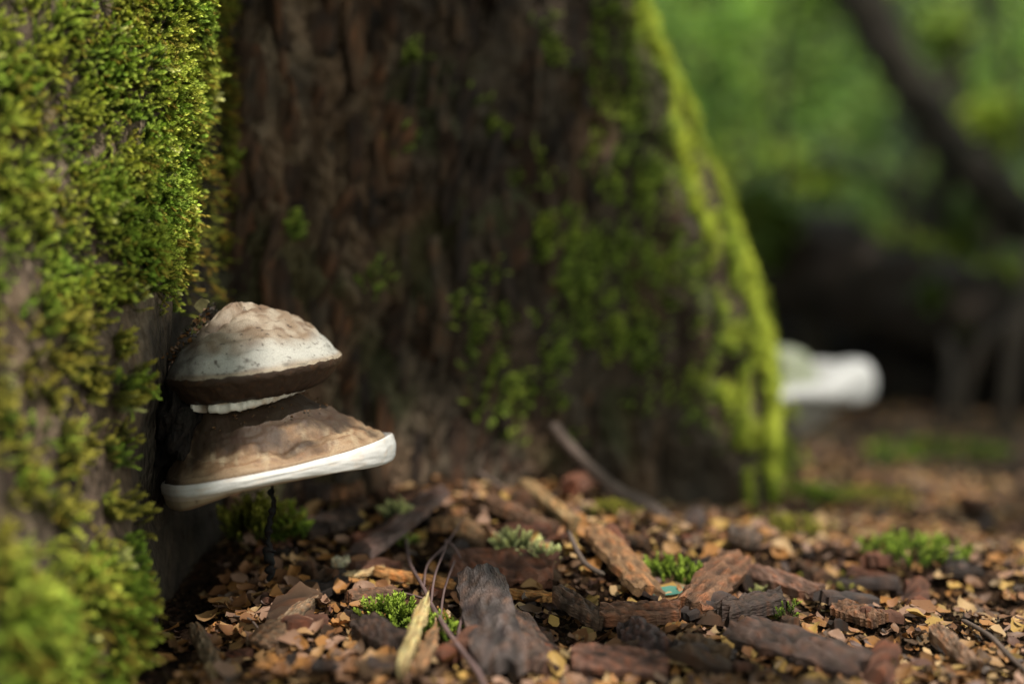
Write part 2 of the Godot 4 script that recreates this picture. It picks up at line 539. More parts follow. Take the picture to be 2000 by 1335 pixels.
# ================================================================
func _ready() -> void:
	rng.seed = 7
	# camera, sky, sun, exposure
	cam_t = Transform3D(Basis(Vector3.RIGHT, deg_to_rad(PITCH)), Vector3(0, EYE, 0))
	var cam := Camera3D.new()
	cam.name = "camera"
	cam.fov = rad_to_deg(2.0 * atan(667.5 / F))
	cam.near = 0.05
	cam.far = 400.0
	cam.transform = cam_t
	var lens := CameraAttributesPhysical.new()
	lens.frustum_focal_length = 50.0
	lens.frustum_focus_distance = 0.955
	lens.exposure_aperture = 1.65
	cam.attributes = lens
	add_child(cam)
	cam.fov = rad_to_deg(2.0 * atan(667.5 / F))
	var sky := ProceduralSkyMaterial.new()
	sky.sky_top_color = Color(0.66, 0.70, 0.70)
	sky.sky_horizon_color = Color(0.80, 0.80, 0.72)
	sky.sky_curve = 0.2
	sky.ground_horizon_color = Color(0.30, 0.30, 0.24)
	sky.ground_bottom_color = Color(0.16, 0.14, 0.10)
	sky.sky_energy_multiplier = 1.5
	var env := Environment.new()
	env.background_mode = Environment.BG_SKY
	env.sky = Sky.new()
	env.sky.sky_material = sky
	env.tonemap_mode = Environment.TONE_MAPPER_LINEAR
	env.tonemap_exposure = 1.1
	env.sdfgi_enabled = true
	env.ssao_enabled = true
	env.ssil_enabled = true
	var we := WorldEnvironment.new()
	we.name = "world_environment"
	we.environment = env
	add_child(we)
	var sun := DirectionalLight3D.new()
	sun.name = "sun"
	sun.light_energy = 1.6
	sun.light_color = Color(1.0, 0.97, 0.92)
	sun.light_angular_distance = 0.5
	sun.shadow_enabled = true
	sun.basis = Basis.looking_at(-SUN, Vector3.UP)
	add_child(sun)

	n1.seed = 3; n1.frequency = 1.0; n1.fractal_type = FastNoiseLite.FRACTAL_FBM; n1.fractal_octaves = 2
	n2.seed = 11; n2.frequency = 0.35; n2.fractal_type = FastNoiseLite.FRACTAL_FBM; n2.fractal_octaves = 3
	n3.seed = 23; n3.frequency = 0.5; n3.fractal_octaves = 2
	nr.seed = 5; nr.frequency = 1.0; nr.fractal_type = FastNoiseLite.FRACTAL_RIDGED; nr.fractal_octaves = 3
	nc.seed = 17; nc.frequency = 1.0; nc.noise_type = FastNoiseLite.TYPE_CELLULAR

	var fine := noise_tex(0.03, 0.55, 1.0, 4)
	var grain := noise_tex(0.02, 0.0, 1.0, 9)
	var speck := noise_tex(0.06, 0.72, 1.0, 14)
	mat("bark", Color.WHITE, 0.85, {"tex": fine, "bump": grain, "depth": 0.7, "scale": Vector3(14, 5, 14), "spec": 0.35})
	mat("moss", Color.WHITE, 0.7, {"back": Color(0.30, 0.36, 0.10), "spec": 0.3})
	mat("soil", Color.WHITE, 0.95, {"tex": fine, "bump": grain, "depth": 0.5, "scale": Vector3.ONE * 12.0, "spec": 0.2})
	mat("litter", Color.WHITE, 0.55, {"tex": fine, "scale": Vector3.ONE * 60.0, "back": Color(0.16, 0.10, 0.05), "spec": 0.45})
	mat("wood", Color.WHITE, 0.72, {"tex": fine, "bump": grain, "depth": 0.12, "scale": Vector3(12, 40, 60), "spec": 0.4})
	mat("cap", Color.WHITE, 0.62, {"tex": speck, "bump": grain, "depth": 0.035, "scale": Vector3.ONE * 28.0, "spec": 0.4})
	mat("pale_rim", Color.WHITE, 0.6, {"tex": noise_tex(0.05, 0.90, 1.0, 31), "bump": grain, "depth": 0.008, "scale": Vector3.ONE * 30.0, "spec": 0.4})
	mat("foliage", Color.WHITE, 0.45, {"back": Color(0.42, 0.5, 0.16), "spec": 0.32})
	mat("twig", Color.WHITE, 0.8, {"spec": 0.3})

	build_ground()
	build_tree()
	build_moss_on_tree()
	build_bark_plates()
	build_crown()
	build_background()
	build_fungi()
	build_chips()
	build_twigs_and_moss()
	build_leaves()

# ---------------------------------------------------------------- ground
func build_ground() -> void:
	var xs := []
	var zs := []
	var x := -0.6
	while x < 1.2:
		xs.append(x); x += 0.008
	var st := 0.02
	while x < 150.0:
		xs.append(x); x += st; st *= 1.22
	x = -0.608; st = 0.02
	while x > -150.0:
		xs.push_front(x); x -= st; st *= 1.22
	var z := -0.7
	while z > -2.3:
		zs.append(z); z -= 0.008
	st = 0.015
	while z > -200.0:
		zs.append(z); z -= st; st *= 1.12
	z = -0.692; st = 0.02
	while z < 60.0:
		zs.push_front(z); z += st; st *= 1.25
	var v := PackedVector3Array()
	var c := PackedColorArray()
	for a in xs:
		for b in zs:
			v.append(Vector3(a, gh(a, b), b))
			var k := 1.0 + 0.8 * n2.get_noise_2d(a * 40.0, b * 40.0)
			var col := Color(0.060 * k, 0.034 * k, 0.021 * k)
			var g := clampf(n1.get_noise_2d(a * 3.0 + 9.0, b * 3.0) * 2.0 - 0.2, 0.0, 0.6) * smoothstep(1.35, 1.9, -b)
			g = maxf(g, smoothstep(4.0, 6.0, -b) * 0.9)
			c.append(col.lerp(Color(0.035, 0.06, 0.016), g))
	var o := obj("ground", finish(v, grid_idx(xs.size(), zs.size()), c, PackedVector2Array(), false, Vector3.UP), mats.soil)
	tag(o, "brown woodland soil rising to a wooded slope", "ground", "", "structure")

# ---------------------------------------------------------------- moss on the tree
func build_moss_on_tree() -> void:
	var got: Dictionary = get_meta("_t")
	remove_meta("_t")
	set_meta("tree_parts", 1)
	parts_of_tree = got
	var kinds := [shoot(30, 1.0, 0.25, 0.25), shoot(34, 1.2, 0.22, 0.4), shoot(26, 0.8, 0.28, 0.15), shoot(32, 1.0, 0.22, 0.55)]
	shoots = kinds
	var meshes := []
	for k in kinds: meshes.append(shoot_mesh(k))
	# left buttress: places where the bark stays bare
	var bare := []
	for b in [[30, 300, 0.86, 0.016], [10, 460, 0.84, 0.036], [50, 400, 0.86, 0.022], [20, 540, 0.82, 0.030], [60, 590, 0.83, 0.02], [255, 640, 0.92, 0.030], [250, 720, 0.92, 0.028], [215, 790, 0.90, 0.020],
		[270, 880, 0.92, 0.022], [290, 800, 0.94, 0.035], [90, 760, 0.82, 0.022], [110, 880, 0.82, 0.02], [330, 30, 0.97, 0.012], [190, 960, 0.87, 0.018], [300, 1000, 0.95, 0.016], [300, 1120, 0.95, 0.016], [150, 570, 0.88, 0.014], [300, 700, 0.945, 0.03], [310, 620, 0.96, 0.02], [320, 870, 0.95, 0.03], [230, 590, 0.91, 0.018], [200, 720, 0.90, 0.02], [310, 960, 0.95, 0.025], [310, 1060, 0.95, 0.025], [310, 1180, 0.95, 0.03]]:
		bare.append([P(b[0], b[1], b[2]), b[3]])
	var xf := [[], [], [], []]
	var cl := [PackedColorArray(), PackedColorArray(), PackedColorArray(), PackedColorArray()]
	var n := 0
	for i in 11000:
		var k := rng.randf_range(3.2, 9.6)
		var y := rng.randf_range(-0.03, 0.59)
		if k < 5.0 and rng.randf() < 0.4: continue
		var s := tree_spot(k, y)
		var p: Vector3 = s[0]
		var nrm: Vector3 = s[1]
		var lim := lerpf(lerpf(7.0, 6.75, smoothstep(0.05, 0.10, y)), 9.2, smoothstep(0.185, 0.235, y)) + 0.5 * n1.get_noise_2d(y * 30.0, 5.0)
		var edge := smoothstep(lim + 0.3, lim - 0.3, k)
		if rng.randf() > edge: continue
		var skip := false
		for b in bare:
			var dd: float = p.distance_to(b[0])
			if dd < b[1] * (0.62 if b[0].x < -0.262 else 1.0) * (0.85 + 0.5 * n2.get_noise_3d(p.x * 90.0, p.y * 90.0, p.z * 90.0)) and rng.randf() > 0.05: skip = true
		if skip: continue
		var thick := n1.get_noise_3d(p.x * 16.0, p.y * 16.0, p.z * 16.0)
		var thin := smoothstep(0.245, 0.19, y) * smoothstep(0.06, 0.11, y)     # a thinner, older band between the two cushions
		if rng.randf() < thin * 0.55 + (0.5 if thick < -0.15 and y < 0.24 else 0.3 if thick < -0.25 else 0.0): continue
		if n2.get_noise_3d(p.x * 150.0, p.y * 190.0, p.z * 150.0) < -0.10 and rng.randf() < 0.85: continue
		var lead := (nrm * 0.95 + Vector3(0.18, 0.30, 0.10) + Vector3(rng.randf_range(-1, 1), rng.randf_range(-1, 1), rng.randf_range(-1, 1)) * 0.24).normalized()
		var big := rng.randf_range(0.0080, 0.0140) * (1.0 + 0.5 * thick)
		if y < 0.12 and k < 8.0: big *= 1.25
		var hue := n1.get_noise_3d(p.x * 22.0 + 40.0, p.y * 22.0, p.z * 22.0)
		var col := Color(0.66, 0.82, 0.62).lerp(Color(1.2, 1.06, 0.95), clampf(0.5 + hue * 1.3 + rng.randf_range(-0.25, 0.25), 0.0, 1.0))
		if rng.randf() < 0.06 + thin * 0.6 + (0.25 if y < 0.2 and hue > 0.1 else 0.0): col = Color(0.95, 0.72, 0.72)
		if rng.randf() < 0.02: col = Color(1.6, 1.35, 3.0)
		var stray := rng.randf() < 0.09
		if stray:
			col = Color(0.80, 0.52, 0.48)
			lead = (nrm * 0.5 + Vector3(0.2, -0.5, 0.2) + Vector3(rng.randf_range(-1, 1), rng.randf_range(-1, 1), rng.randf_range(-1, 1)) * 0.3).normalized()
		for m in rng.randi_range(3, 6):
			var off := Vector3(rng.randfn(), rng.randfn(), rng.randfn()) * 0.0028
			off -= nrm * off.dot(nrm)
			var up := (lead + off * 80.0 + Vector3(rng.randf_range(-1, 1), rng.randf_range(-1, 1), rng.randf_range(-1, 1)) * 0.11).normalized()
			var h := big * rng.randf_range(0.65, 1.1)
			var w := rng.randf_range(0.75, 1.15)
			if stray:
				w *= 0.4
				h *= 1.4
			var q := rng.randi() % 4
			var tone := rng.randf_range(0.7, 1.2)
			xf[q].append(Transform3D(aim(up, rng.randf() * TAU) * Basis.from_scale(Vector3(w, 1.0, w) * h), p + off + nrm * (0.004 * maxf(0.0, thick) - 0.0012)))
			cl[q].append(Color(col.r * tone, col.g * tone, col.b * tone))
			n += 1
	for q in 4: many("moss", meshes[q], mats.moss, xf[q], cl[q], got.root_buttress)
	# thin dark hanging sprays in the fold behind the cushion
	var hx := []
	var hc := PackedColorArray()
	for i in 2600:
		var k := rng.randf_range(8.9, 11.4)
		var y := 0.195 + 0.33 * sqrt(rng.randf())
		var s := tree_spot(k, y)
		var p: Vector3 = s[0]
		if n2.get_noise_3d(p.x * 70.0, p.y * 40.0, p.z * 70.0) < -0.08: continue
		var up: Vector3 = (s[1] * 0.8 + Vector3(0.25, -0.25, 0.15) + Vector3(rng.randf_range(-1, 1), rng.randf_range(-1, 1), rng.randf_range(-1, 1)) * 0.6).normalized()
		var h := rng.randf_range(0.007, 0.016)
		hx.append(Transform3D(aim(up, rng.randf() * TAU) * Basis.from_scale(Vector3(0.5, 1.0, 0.5) * h), p))
		var tone := rng.randf_range(0.5, 1.15)
		hc.append(Color(0.8 * tone, 0.72 * tone, 0.6 * tone) if rng.randf() < 0.7 else Color(1.1 * tone, 0.6 * tone, 0.5 * tone))
	many("hanging_moss", meshes[3], mats.moss, hx, hc, got.root_buttress)
	# right buttress ridge and the patches on the wall before it
	var patches := []
	for b in [[1140, 130, 1.33, 0.030, 0.30], [1200, 90, 1.37, 0.045, 0.4], [1220, 200, 1.37, 0.045, 0.7], [1150, 250, 1.35, 0.035, 0.4], [1180, 340, 1.35, 0.04, 0.5], [1270, 380, 1.39, 0.05, 0.8], [1080, 470, 1.30, 0.034, 0.75],
		[1110, 540, 1.31, 0.034, 0.6], [1190, 480, 1.35, 0.03, 0.55], [1220, 520, 1.36, 0.032, 0.6], [1260, 560, 1.38, 0.032, 0.6], [1300, 500, 1.40, 0.04, 0.7], [1180, 650, 1.35, 0.036, 0.7], [1250, 650, 1.37, 0.026, 0.55], [1080, 690, 1.30, 0.02, 0.7],
		[980, 780, 1.26, 0.024, 0.35], [960, 700, 1.26, 0.02, 0.3], [1000, 850, 1.27, 0.02, 0.25], [1370, 640, 1.42, 0.03, 0.4], [1420, 760, 1.44, 0.03, 0.6], [1400, 690, 1.43, 0.02, 0.5], [790, 270, 1.22, 0.018, 0.35], [800, 110, 1.22, 0.012, 0.3], [570, 440, 1.17, 0.014, 0.6], [460, 320, 1.15, 0.012, 0.5], [1060, 90, 1.29, 0.022, 0.3], [730, 540, 1.21, 0.02, 0.2], [880, 600, 1.24, 0.02, 0.2]]:
		patches.append([P(b[0], b[1], b[2]), b[3] * 0.98, minf(1.0, b[4] * 1.1)])
	var wx := [[], []]
	var wc := [PackedColorArray(), PackedColorArray()]
	var rx := [[], []]
	var rc := [PackedColorArray(), PackedColorArray()]
	for i in 90000:
		var k := rng.randf_range(10.8, 21.5)
		var y := rng.randf_range(-0.02, 0.62)
		var s := tree_spot(k, y)
		var p: Vector3 = s[0]
		var dens := 0.0
		if k > 15.8:
			dens = smoothstep(17.25, 17.9, k + 1.3 * n1.get_noise_2d(p.z * 9.0, y * 14.0) + 0.25 * smoothstep(0.1, 0.3, y)) * smoothstep(-0.14, 0.14, n2.get_noise_3d(p.x * 60.0, p.y * 30.0, p.z * 60.0))
		if k > 14.3 and k < 17.2: dens = 0.32 * smoothstep(0.10, 0.45, n1.get_noise_3d(p.x * 13.0, p.y * 10.0, p.z * 13.0 + 60.0)) * smoothstep(0.06, 0.16, y)
		for b in (patches if k < 17.2 else []):
			var dd: float = p.distance_to(b[0]) / b[1] + 0.7 * n2.get_noise_3d(p.x * 80.0, p.y * 80.0, p.z * 80.0)
			if dd < 1.0: dens = maxf(dens, b[2] * smoothstep(1.0, 0.55, dd) * smoothstep(17.2, 16.2, k + 0.8 * n2.get_noise_2d(y * 60.0, 3.0)))
		if rng.randf() > dens: continue
		var up: Vector3 = (s[1] * 0.9 + Vector3(0.1, 0.45, 0.1) + Vector3(rng.randf_range(-1, 1), rng.randf_range(-1, 1), rng.randf_range(-1, 1)) * 0.4).normalized()
		var h := rng.randf_range(0.006, 0.015)
		var t := Transform3D(aim(up, rng.randf() * TAU) * Basis.from_scale(Vector3(0.85, 1.0, 0.85) * h), p)
		var hue := n1.get_noise_3d(p.x * 18.0 + 80.0, p.y * 18.0, p.z * 18.0)
		var tone := rng.randf_range(0.5, 1.2)
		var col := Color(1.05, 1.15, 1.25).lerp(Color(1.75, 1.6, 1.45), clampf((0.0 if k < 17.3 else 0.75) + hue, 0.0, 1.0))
		col = Color(col.r * tone, col.g * tone, col.b * tone)
		var q := rng.randi() % 2
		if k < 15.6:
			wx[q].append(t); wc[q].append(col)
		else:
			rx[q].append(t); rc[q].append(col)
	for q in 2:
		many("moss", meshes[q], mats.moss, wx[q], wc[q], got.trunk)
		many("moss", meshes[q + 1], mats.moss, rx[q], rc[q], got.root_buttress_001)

var parts_of_tree := {}
var shoots := []

# ---------------------------------------------------------------- bark plates on the trunk
func build_bark_plates() -> void:
	var tones := [Color(0.17, 0.098, 0.056), Color(0.23, 0.135, 0.078), Color(0.10, 0.062, 0.040), Color(0.16, 0.118, 0.080), Color(0.065, 0.046, 0.034)]
	var shapes := []
	for i in 10:
		shapes.append(slab(1.0, rng.randf_range(0.20, 0.36), 0.11, tones[i % 5], i * 3.7 + 1.0, 0.3, 0.5, 6, 4))
	for i in 230:
		var k := rng.randf_range(11.2, 15.7)
		var y := rng.randf_range(0.06, 0.56)
		var s := tree_spot(k, y)
		var n: Vector3 = s[1]
		n.y *= 0.3
		n = n.normalized()
		var l := rng.randf_range(0.022, 0.075)
		var along := (Vector3.UP + n.cross(Vector3.UP) * rng.randf_range(-0.16, 0.16)).normalized()
		along = (along - n * along.dot(n)).normalized()
		var side := along.cross(n).normalized()
		var tilt := rng.randf_range(-0.12, 0.06)
		var q := rng.randi() % 10
		if k > 14.0: q = [2, 4, 7, 9, 3][rng.randi() % 5]
		var o := obj("bark_plate", shapes[q], mats.wood, parts_of_tree.trunk)
		o.transform = Transform3D(Basis(along, n, side) * Basis(Vector3.BACK, tilt) * Basis.from_scale(Vector3(l, minf(l, 0.045) * 1.1, l * rng.randf_range(0.8, 1.2))), s[0] - n * 0.003)

# ---------------------------------------------------------------- unseen crown overhead, its gaps shaped to let sun onto chosen spots
func build_crown() -> void:
	var holes := []
	for h in [[585, 670, 0.95, 0.034], [505, 650, 0.95, 0.022], [640, 880, 0.93, 0.044], [550, 895, 0.92, 0.030], [710, 885, 0.96, 0.040],
		[120, 130, 0.88, 0.10], [240, 90, 0.92, 0.09], [60, 330, 0.85, 0.07], [200, 420, 0.90, 0.05], [300, 150, 0.95, 0.06], [250, 300, 0.92, 0.060], [160, 330, 0.89, 0.045], [320, 230, 0.95, 0.05], [20, 230, 0.86, 0.05], [110, 820, 0.84, 0.015], [60, 1010, 0.78, 0.02], [150, 1060, 0.80, 0.02], [60, 1250, 0.70, 0.035],
		[1290, 60, 1.46, 0.05], [1340, 240, 1.47, 0.05], [1390, 430, 1.47, 0.065], [1450, 560, 1.48, 0.06], [1500, 680, 1.50, 0.05], 
		[1640, 760, 1.9, 0.085], [1560, 740, 1.86, 0.05], [1700, 740, 1.9, 0.05]]:
		holes.append([P(h[0], h[1], h[2]), h[3]])
	for h in [[620, 1000, 0.03], [850, 1000, 0.04], [1050, 1080, 0.06], [1150, 1180, 0.07], [1300, 1120, 0.06], [1000, 1180, 0.06], [1650, 1120, 0.08], [1850, 1320, 0.08], [1280, 1270, 0.06], [760, 990, 0.03], [800, 1060, 0.05], [900, 1040, 0.05], [980, 1110, 0.06], [1080, 1010, 0.05], [1060, 1130, 0.06], [950, 1160, 0.05], [1200, 1130, 0.06], [1230, 1230, 0.06], [1100, 1250, 0.05], [1350, 1190, 0.06], [1000, 1260, 0.05], [920, 1300, 0.04], [1210, 1320, 0.06], [1330, 1310, 0.05], [1500, 1160, 0.06], [1450, 1260, 0.05], [1600, 1230, 0.07], [1700, 1310, 0.06], [1800, 1250, 0.07], [1900, 1180, 0.07], [1960, 1310, 0.05], [1500, 1320, 0.05], [1250, 1040, 0.04], [1400, 1080, 0.05], [1560, 1060, 0.04], [1760, 1100, 0.06], [1880, 1060, 0.06], [1700, 960, 0.05], [1900, 960, 0.06], [690, 1140, 0.03], [800, 1290, 0.035], [760, 1200, 0.03], [700, 1230, 0.025],  [1620, 900, 0.06], [1000, 960, 0.03], [880, 960, 0.03]]:
		holes.append([G(h[0], h[1]), h[2]])
	var shade := []  # added leaf clusters that throw shade on the left of both brackets
	for h in [[338, 735, 0.94, 0.011], [330, 770, 0.94, 0.012], [338, 845, 0.93, 0.013], [310, 890, 0.91, 0.010], [335, 805, 0.93, 0.012]]: shade.append([P(h[0], h[1], h[2]), h[3]])
	var lm := leaf_mesh(0.085, 0.052, 0.3, 0.2, 0.2)
	var xf := []
	var cl := PackedColorArray()
	for i in 34000:
		var c := Vector3(rng.randf_range(-2.4, 2.9), rng.randf_range(2.7, 3.6), rng.randf_range(-2.2, 3.4))
		if c.x < 0.2 and c.z < -0.9 and c.x > -1.4: continue
		var skip := false
		for h in holes:
			var d: Vector3 = c - h[0]
			var off := (d - SUN * d.dot(SUN)).length()
			if off < h[1] * (1.3 if h[0].y > 0.03 else 1.8) + 0.030: 
				skip = true
				break
		if i < 200:
			var a: Array = shade[i % 5]
			skip = false
			c = a[0] + SUN * rng.randf_range(3.2, 3.9) + Vector3(rng.randf_range(-1, 1), rng.randf_range(-1, 1), rng.randf_range(-1, 1)) * float(a[1])
		if skip: continue
		xf.append(Transform3D(aim(Vector3(rng.randf_range(-0.6, 0.6), 1.0, rng.randf_range(-0.6, 0.6)).normalized(), rng.randf() * TAU), c))
		var t := rng.randf_range(0.7, 1.3)
		cl.append(Color(0.06 * t, 0.11 * t, 0.022 * t))
	var tree: Node3D = parts_of_tree.tree
	many("crown", lm, mats.foliage, xf, cl, tree)
	for l in [[Vector3(-0.5, 2.6, -1.2), Vector3(-0.3, 3.0, -0.2), Vector3(-0.5, 3.3, 0.9), Vector3(-0.9, 3.5, 2.4)], [Vector3(-0.3, 2.7, -1.4), Vector3(0.6, 3.2, -1.2), Vector3(1.6, 3.4, -0.8), Vector3(3.0, 3.5, -0.6)], [Vector3(-0.4, 3.0, -1.3), Vector3(0.2, 3.35, 0.0), Vector3(1.2, 3.5, 1.3), Vector3(1.9, 3.6, 2.8)]]:
		obj("limb", tube(l, [0.10, 0.06, 0.04, 0.015], 9, 6, 0.1, Color(0.07, 0.05, 0.035)), mats.bark, tree)

# ---------------------------------------------------------------- background
func leafy(called: String, label: String, group: String, at: Vector3, blobs: Array, n: int, size: float, tone: Color, stems: Array, category := "shrub") -> Node3D:
	var root := base(called, at)
	tag(root, label, category, group)
	for s in stems: obj("stem" if category == "shrub" else "trunk", tube(s[0], s[1], 8, 5, 0.12, Color(0.05, 0.04, 0.025)), mats.bark, root)
	var xf := []
	var cl := PackedColorArray()
	var total := 0.0
	for b in blobs: total += pow(b[1], 2.0)
	for b in blobs:
		var share := int(n * pow(b[1], 2.0) / total)
		for i in share:
			var d := Vector3(rng.randfn(), rng.randfn() * 0.75, rng.randfn()).normalized() * pow(rng.randf(), 0.45)
			var p: Vector3 = b[0] + d * b[1]
			if n1.get_noise_3d(p.x * 3.4 + at.x, p.y * 3.4, p.z * 3.4 + at.z) < 0.07: continue
			xf.append(Transform3D(aim((Vector3(0, 0.8, 0.35) + Vector3(rng.randf_range(-1, 1), rng.randf_range(-1, 1), rng.randf_range(-1, 1)) * 0.8).normalized(), rng.randf() * TAU) * (size * rng.randf_range(0.6, 1.3)), p))
			var t := rng.randf_range(0.55, 1.4)
			var y := rng.randf_range(0.8, 1.25)
			cl.append(Color(tone.r * t * y * 2.3, tone.g * t * 1.95, tone.b * t * 1.2))
	many("crown" if category != "shrub" else "foliage", leaf1, mats.foliage, xf, cl, root)
	return root

var leaf1: ArrayMesh

func build_background() -> void:
	leaf1 = leaf_mesh(1.0, 0.55, 0.25, 0.25, 0.15)
	var g := "leafy shrubs in the blurred background"
	var green := Color(0.060, 0.125, 0.022)
	var blue := Color(0.060, 0.118, 0.036)
	var lime := Color(0.088, 0.15, 0.022)
	var deep := Color(0.035, 0.065, 0.016)
	var q := func(px: float, py: float, d: float, at: Vector3): return P(px, py, d) - at
	var list := [
		["bright green leafy shrub just past the mossy edge of the trunk", 1440, 5.2, green, [[1380, 60, 5.0, 0.34], [1450, 200, 5.3, 0.36], [1330, 200, 5.4, 0.30], [1500, 20, 5.5, 0.4]], 0.055],
		["blue green leafy shrub between the trunk and the leaning bough", 1620, 5.6, blue, [[1620, 180, 5.6, 0.36], [1700, 300, 5.4, 0.32], [1560, 350, 5.8, 0.34], [1640, 400, 5.7, 0.3], [1750, 240, 5.5, 0.26]], 0.06],
		["yellow green low shrub at the end of the fallen log", 1530, 4.4, lime, [[1510, 370, 4.4, 0.13], [1560, 360, 4.5, 0.12], [1450, 350, 4.4, 0.14]], 0.045],
		["fresh green leafy shrub to the right of the leaning bough", 1930, 5.0, green, [[1870, 90, 5.0, 0.30], [1960, 180, 5.1, 0.34], [1930, 300, 4.9, 0.22], [2060, 60, 5.3, 0.45], [2080, 300, 5.2, 0.36]], 0.05],
		["yellow green sapling leaves catching the sun at the right edge", 1930, 4.2, lime, [[1930, 250, 4.2, 0.10], [1945, 285, 4.2, 0.08], [1850, 60, 4.4, 0.10]], 0.04],
		["dark fern-like bush growing over the top of the fallen log", 1560, 2.95, deep, [[1500, 430, 3.0, 0.09], [1570, 470, 2.95, 0.10], [1660, 500, 2.9, 0.07]], 0.04],
		["dark leafy sprig hanging over the right half of the fallen log", 1850, 2.75, deep, [[1850, 540, 2.75, 0.08], [1930, 560, 2.7, 0.09], [1990, 600, 2.7, 0.07]], 0.04],
		["dark olive low bush behind the leaning bough", 1840, 4.6, deep, [[1850, 430, 4.4, 0.15], [1800, 420, 4.8, 0.2], [1870, 470, 4.4, 0.12]], 0.045],
	]
	for s in list:
		var d: float = s[2]
		var x := (float(s[1]) - 1000.0) / F * d
		var at := Vector3(x, gh(x, -d), -d)
		var blobs := []
		var stems := []
		for b in s[4]:
			var c: Vector3 = P(b[0], b[1], b[2]) - at
			blobs.append([c, b[3]])
			stems.append([[Vector3(0, -0.05, 0), Vector3(c.x * 0.2 + 0.03, c.y * 0.4, c.z * 0.3), Vector3(c.x * 0.6, c.y * 0.75, c.z * 0.7), c], [0.016, 0.012, 0.009, 0.005]])
		leafy("shrub", s[0], g, at, blobs, 2600, s[5], s[3], stems)
	# trees farther up the slope
	for t in [["slender dark tree standing behind the leaning bough", 1800, 6.4, 0.075, deep, 0.7], ["mossy pale tree far behind the bright green shrub", 1560, 8.5, 0.10, green, 1.1], ["dark tree at the right edge of the wooded slope", 2010, 7.6, 0.12, green, 1.1], ["grey tree hidden past the trunk on the wooded slope", 1330, 9.5, 0.13, blue, 1.2], ["tree farthest up the slope with blue green leaves", 1700, 11.0, 0.13, blue, 1.3]]:
		var d: float = t[2]
		var x := (float(t[1]) - 1000.0) / F * d
		var at := Vector3(x, gh(x, -d) - 0.05, -d)
		var r: float = t[3]
		var blobs := []
		for i in 9: blobs.append([Vector3(rng.randf_range(-1.6, 1.6), rng.randf_range(1.1, 4.2), rng.randf_range(-1.0, 1.0)), t[5] * rng.randf_range(0.5, 0.9)])
		leafy("background_tree", t[0], "trees on the slope", at, blobs, 6000, 0.075, t[4], [[[Vector3.ZERO, Vector3(0.08, 1.2, 0), Vector3(-0.05, 2.6, 0.1), Vector3(0.1, 4.6, 0)], [r * 1.3, r, r * 0.8, r * 0.4]]], "tree")
	# low growth that covers the slope
	var xf := []
	var cl := PackedColorArray()
	for i in 34000:
		var d := rng.randf_range(4.6, 20.0)
		var x := rng.randf_range(-0.35, 0.75) * d
		var y := gh(x, -d)
		var hgt := (0.25 + 0.35 * n1.get_noise_2d(x * 0.9, d * 0.9)) * (0.5 + d * 0.12)
		xf.append(Transform3D(aim((Vector3(0, 0.8, 0.5) + Vector3(rng.randf_range(-1, 1), rng.randf_range(-1, 1), rng.randf_range(-1, 1)) * 0.7).normalized(), rng.randf() * TAU) * (rng.randf_range(0.05, 0.10) * (0.7 + d * 0.06)), Vector3(x, y + maxf(0.02, hgt) * rng.randf(), -d)))
		var t := rng.randf_range(0.5, 1.3) * (1.0 + 0.8 * n1.get_noise_2d(x * 1.2 + 30.0, d * 1.2))
		cl.append(Color(0.042 * t, 0.072 * t, 0.019 * t))
	tag(many("undergrowth", leaf1, mats.foliage, xf, cl), "dense green undergrowth covering the slope behind the trees", "undergrowth")
	# leaning bough
	var bough := base("leaning_bough")
	tag(bough, "dark mossy bough leaning down across the green background", "bough")
	obj("bough", tube([P(1560, -260, 3.9), P(1690, 20, 3.8), P(1770, 160, 3.75), P(1850, 270, 3.7), P(1930, 360, 3.65), P(2060, 480, 3.6), P(2250, 640, 3.5), P(2420, 800, 3.45)], [0.06, 0.062, 0.06, 0.058, 0.06, 0.062, 0.066, 0.07], 10, 6, 0.16, Color(0.030, 0.024, 0.015)), mats.bark, bough)
	obj("side_branch", tube([P(1870, 290, 3.7), P(1830, 400, 3.72), P(1800, 500, 3.7), P(1790, 640, 3.6)], [0.04, 0.034, 0.03, 0.03], 8, 6, 0.15, Color(0.03, 0.024, 0.018)), mats.bark, bough)
	for b in [["thin dark sapling rising between the trunk and the leaning bough", [[1500, 520, 3.9], [1530, 330, 3.9], [1520, 150, 3.95], [1560, -80, 4.0]], 0.013], ["crooked dark sapling crossing behind the leaning bough", [[1790, 560, 4.3], [1760, 400, 4.3], [1820, 240, 4.3], [1900, 60, 4.4], [1930, -90, 4.4]], 0.02], ["dark sapling near the right edge leaning away from the bough", [[1960, 480, 4.1], [1935, 320, 4.1], [1965, 160, 4.2], [1950, -60, 4.2]], 0.016], ["low dark sapling arching over the fallen log", [[1440, 420, 3.3], [1560, 330, 3.35], [1700, 350, 3.4], [1800, 440, 3.4]], 0.014]]:
		var pts := []
		var rad := []
		for p in b[1]:
			pts.append(P(p[0], p[1], p[2]))
			rad.append(b[2])
		tag(obj("sapling", tube(pts, rad, 7, 6, 0.15, Color(0.035, 0.028, 0.018)), mats.bark), b[0], "sapling", "dark saplings in the background")
	# fallen log and the hollow bank under it
	var log_ := base("fallen_log")
	tag(log_, "thick dark rotten log lying behind the white far bracket", "log")
	obj("log", tube([P(1250, 420, 3.5), P(1450, 470, 3.2), P(1650, 540, 2.95), P(1850, 610, 2.8), P(2050, 660, 2.7), P(2300, 700, 2.6)], [0.105, 0.11, 0.105, 0.10, 0.10, 0.10], 18, 8, 0.2, Color(0.045, 0.033, 0.024)), mats.bark, log_)
	var mx := []
	var mc := PackedColorArray()
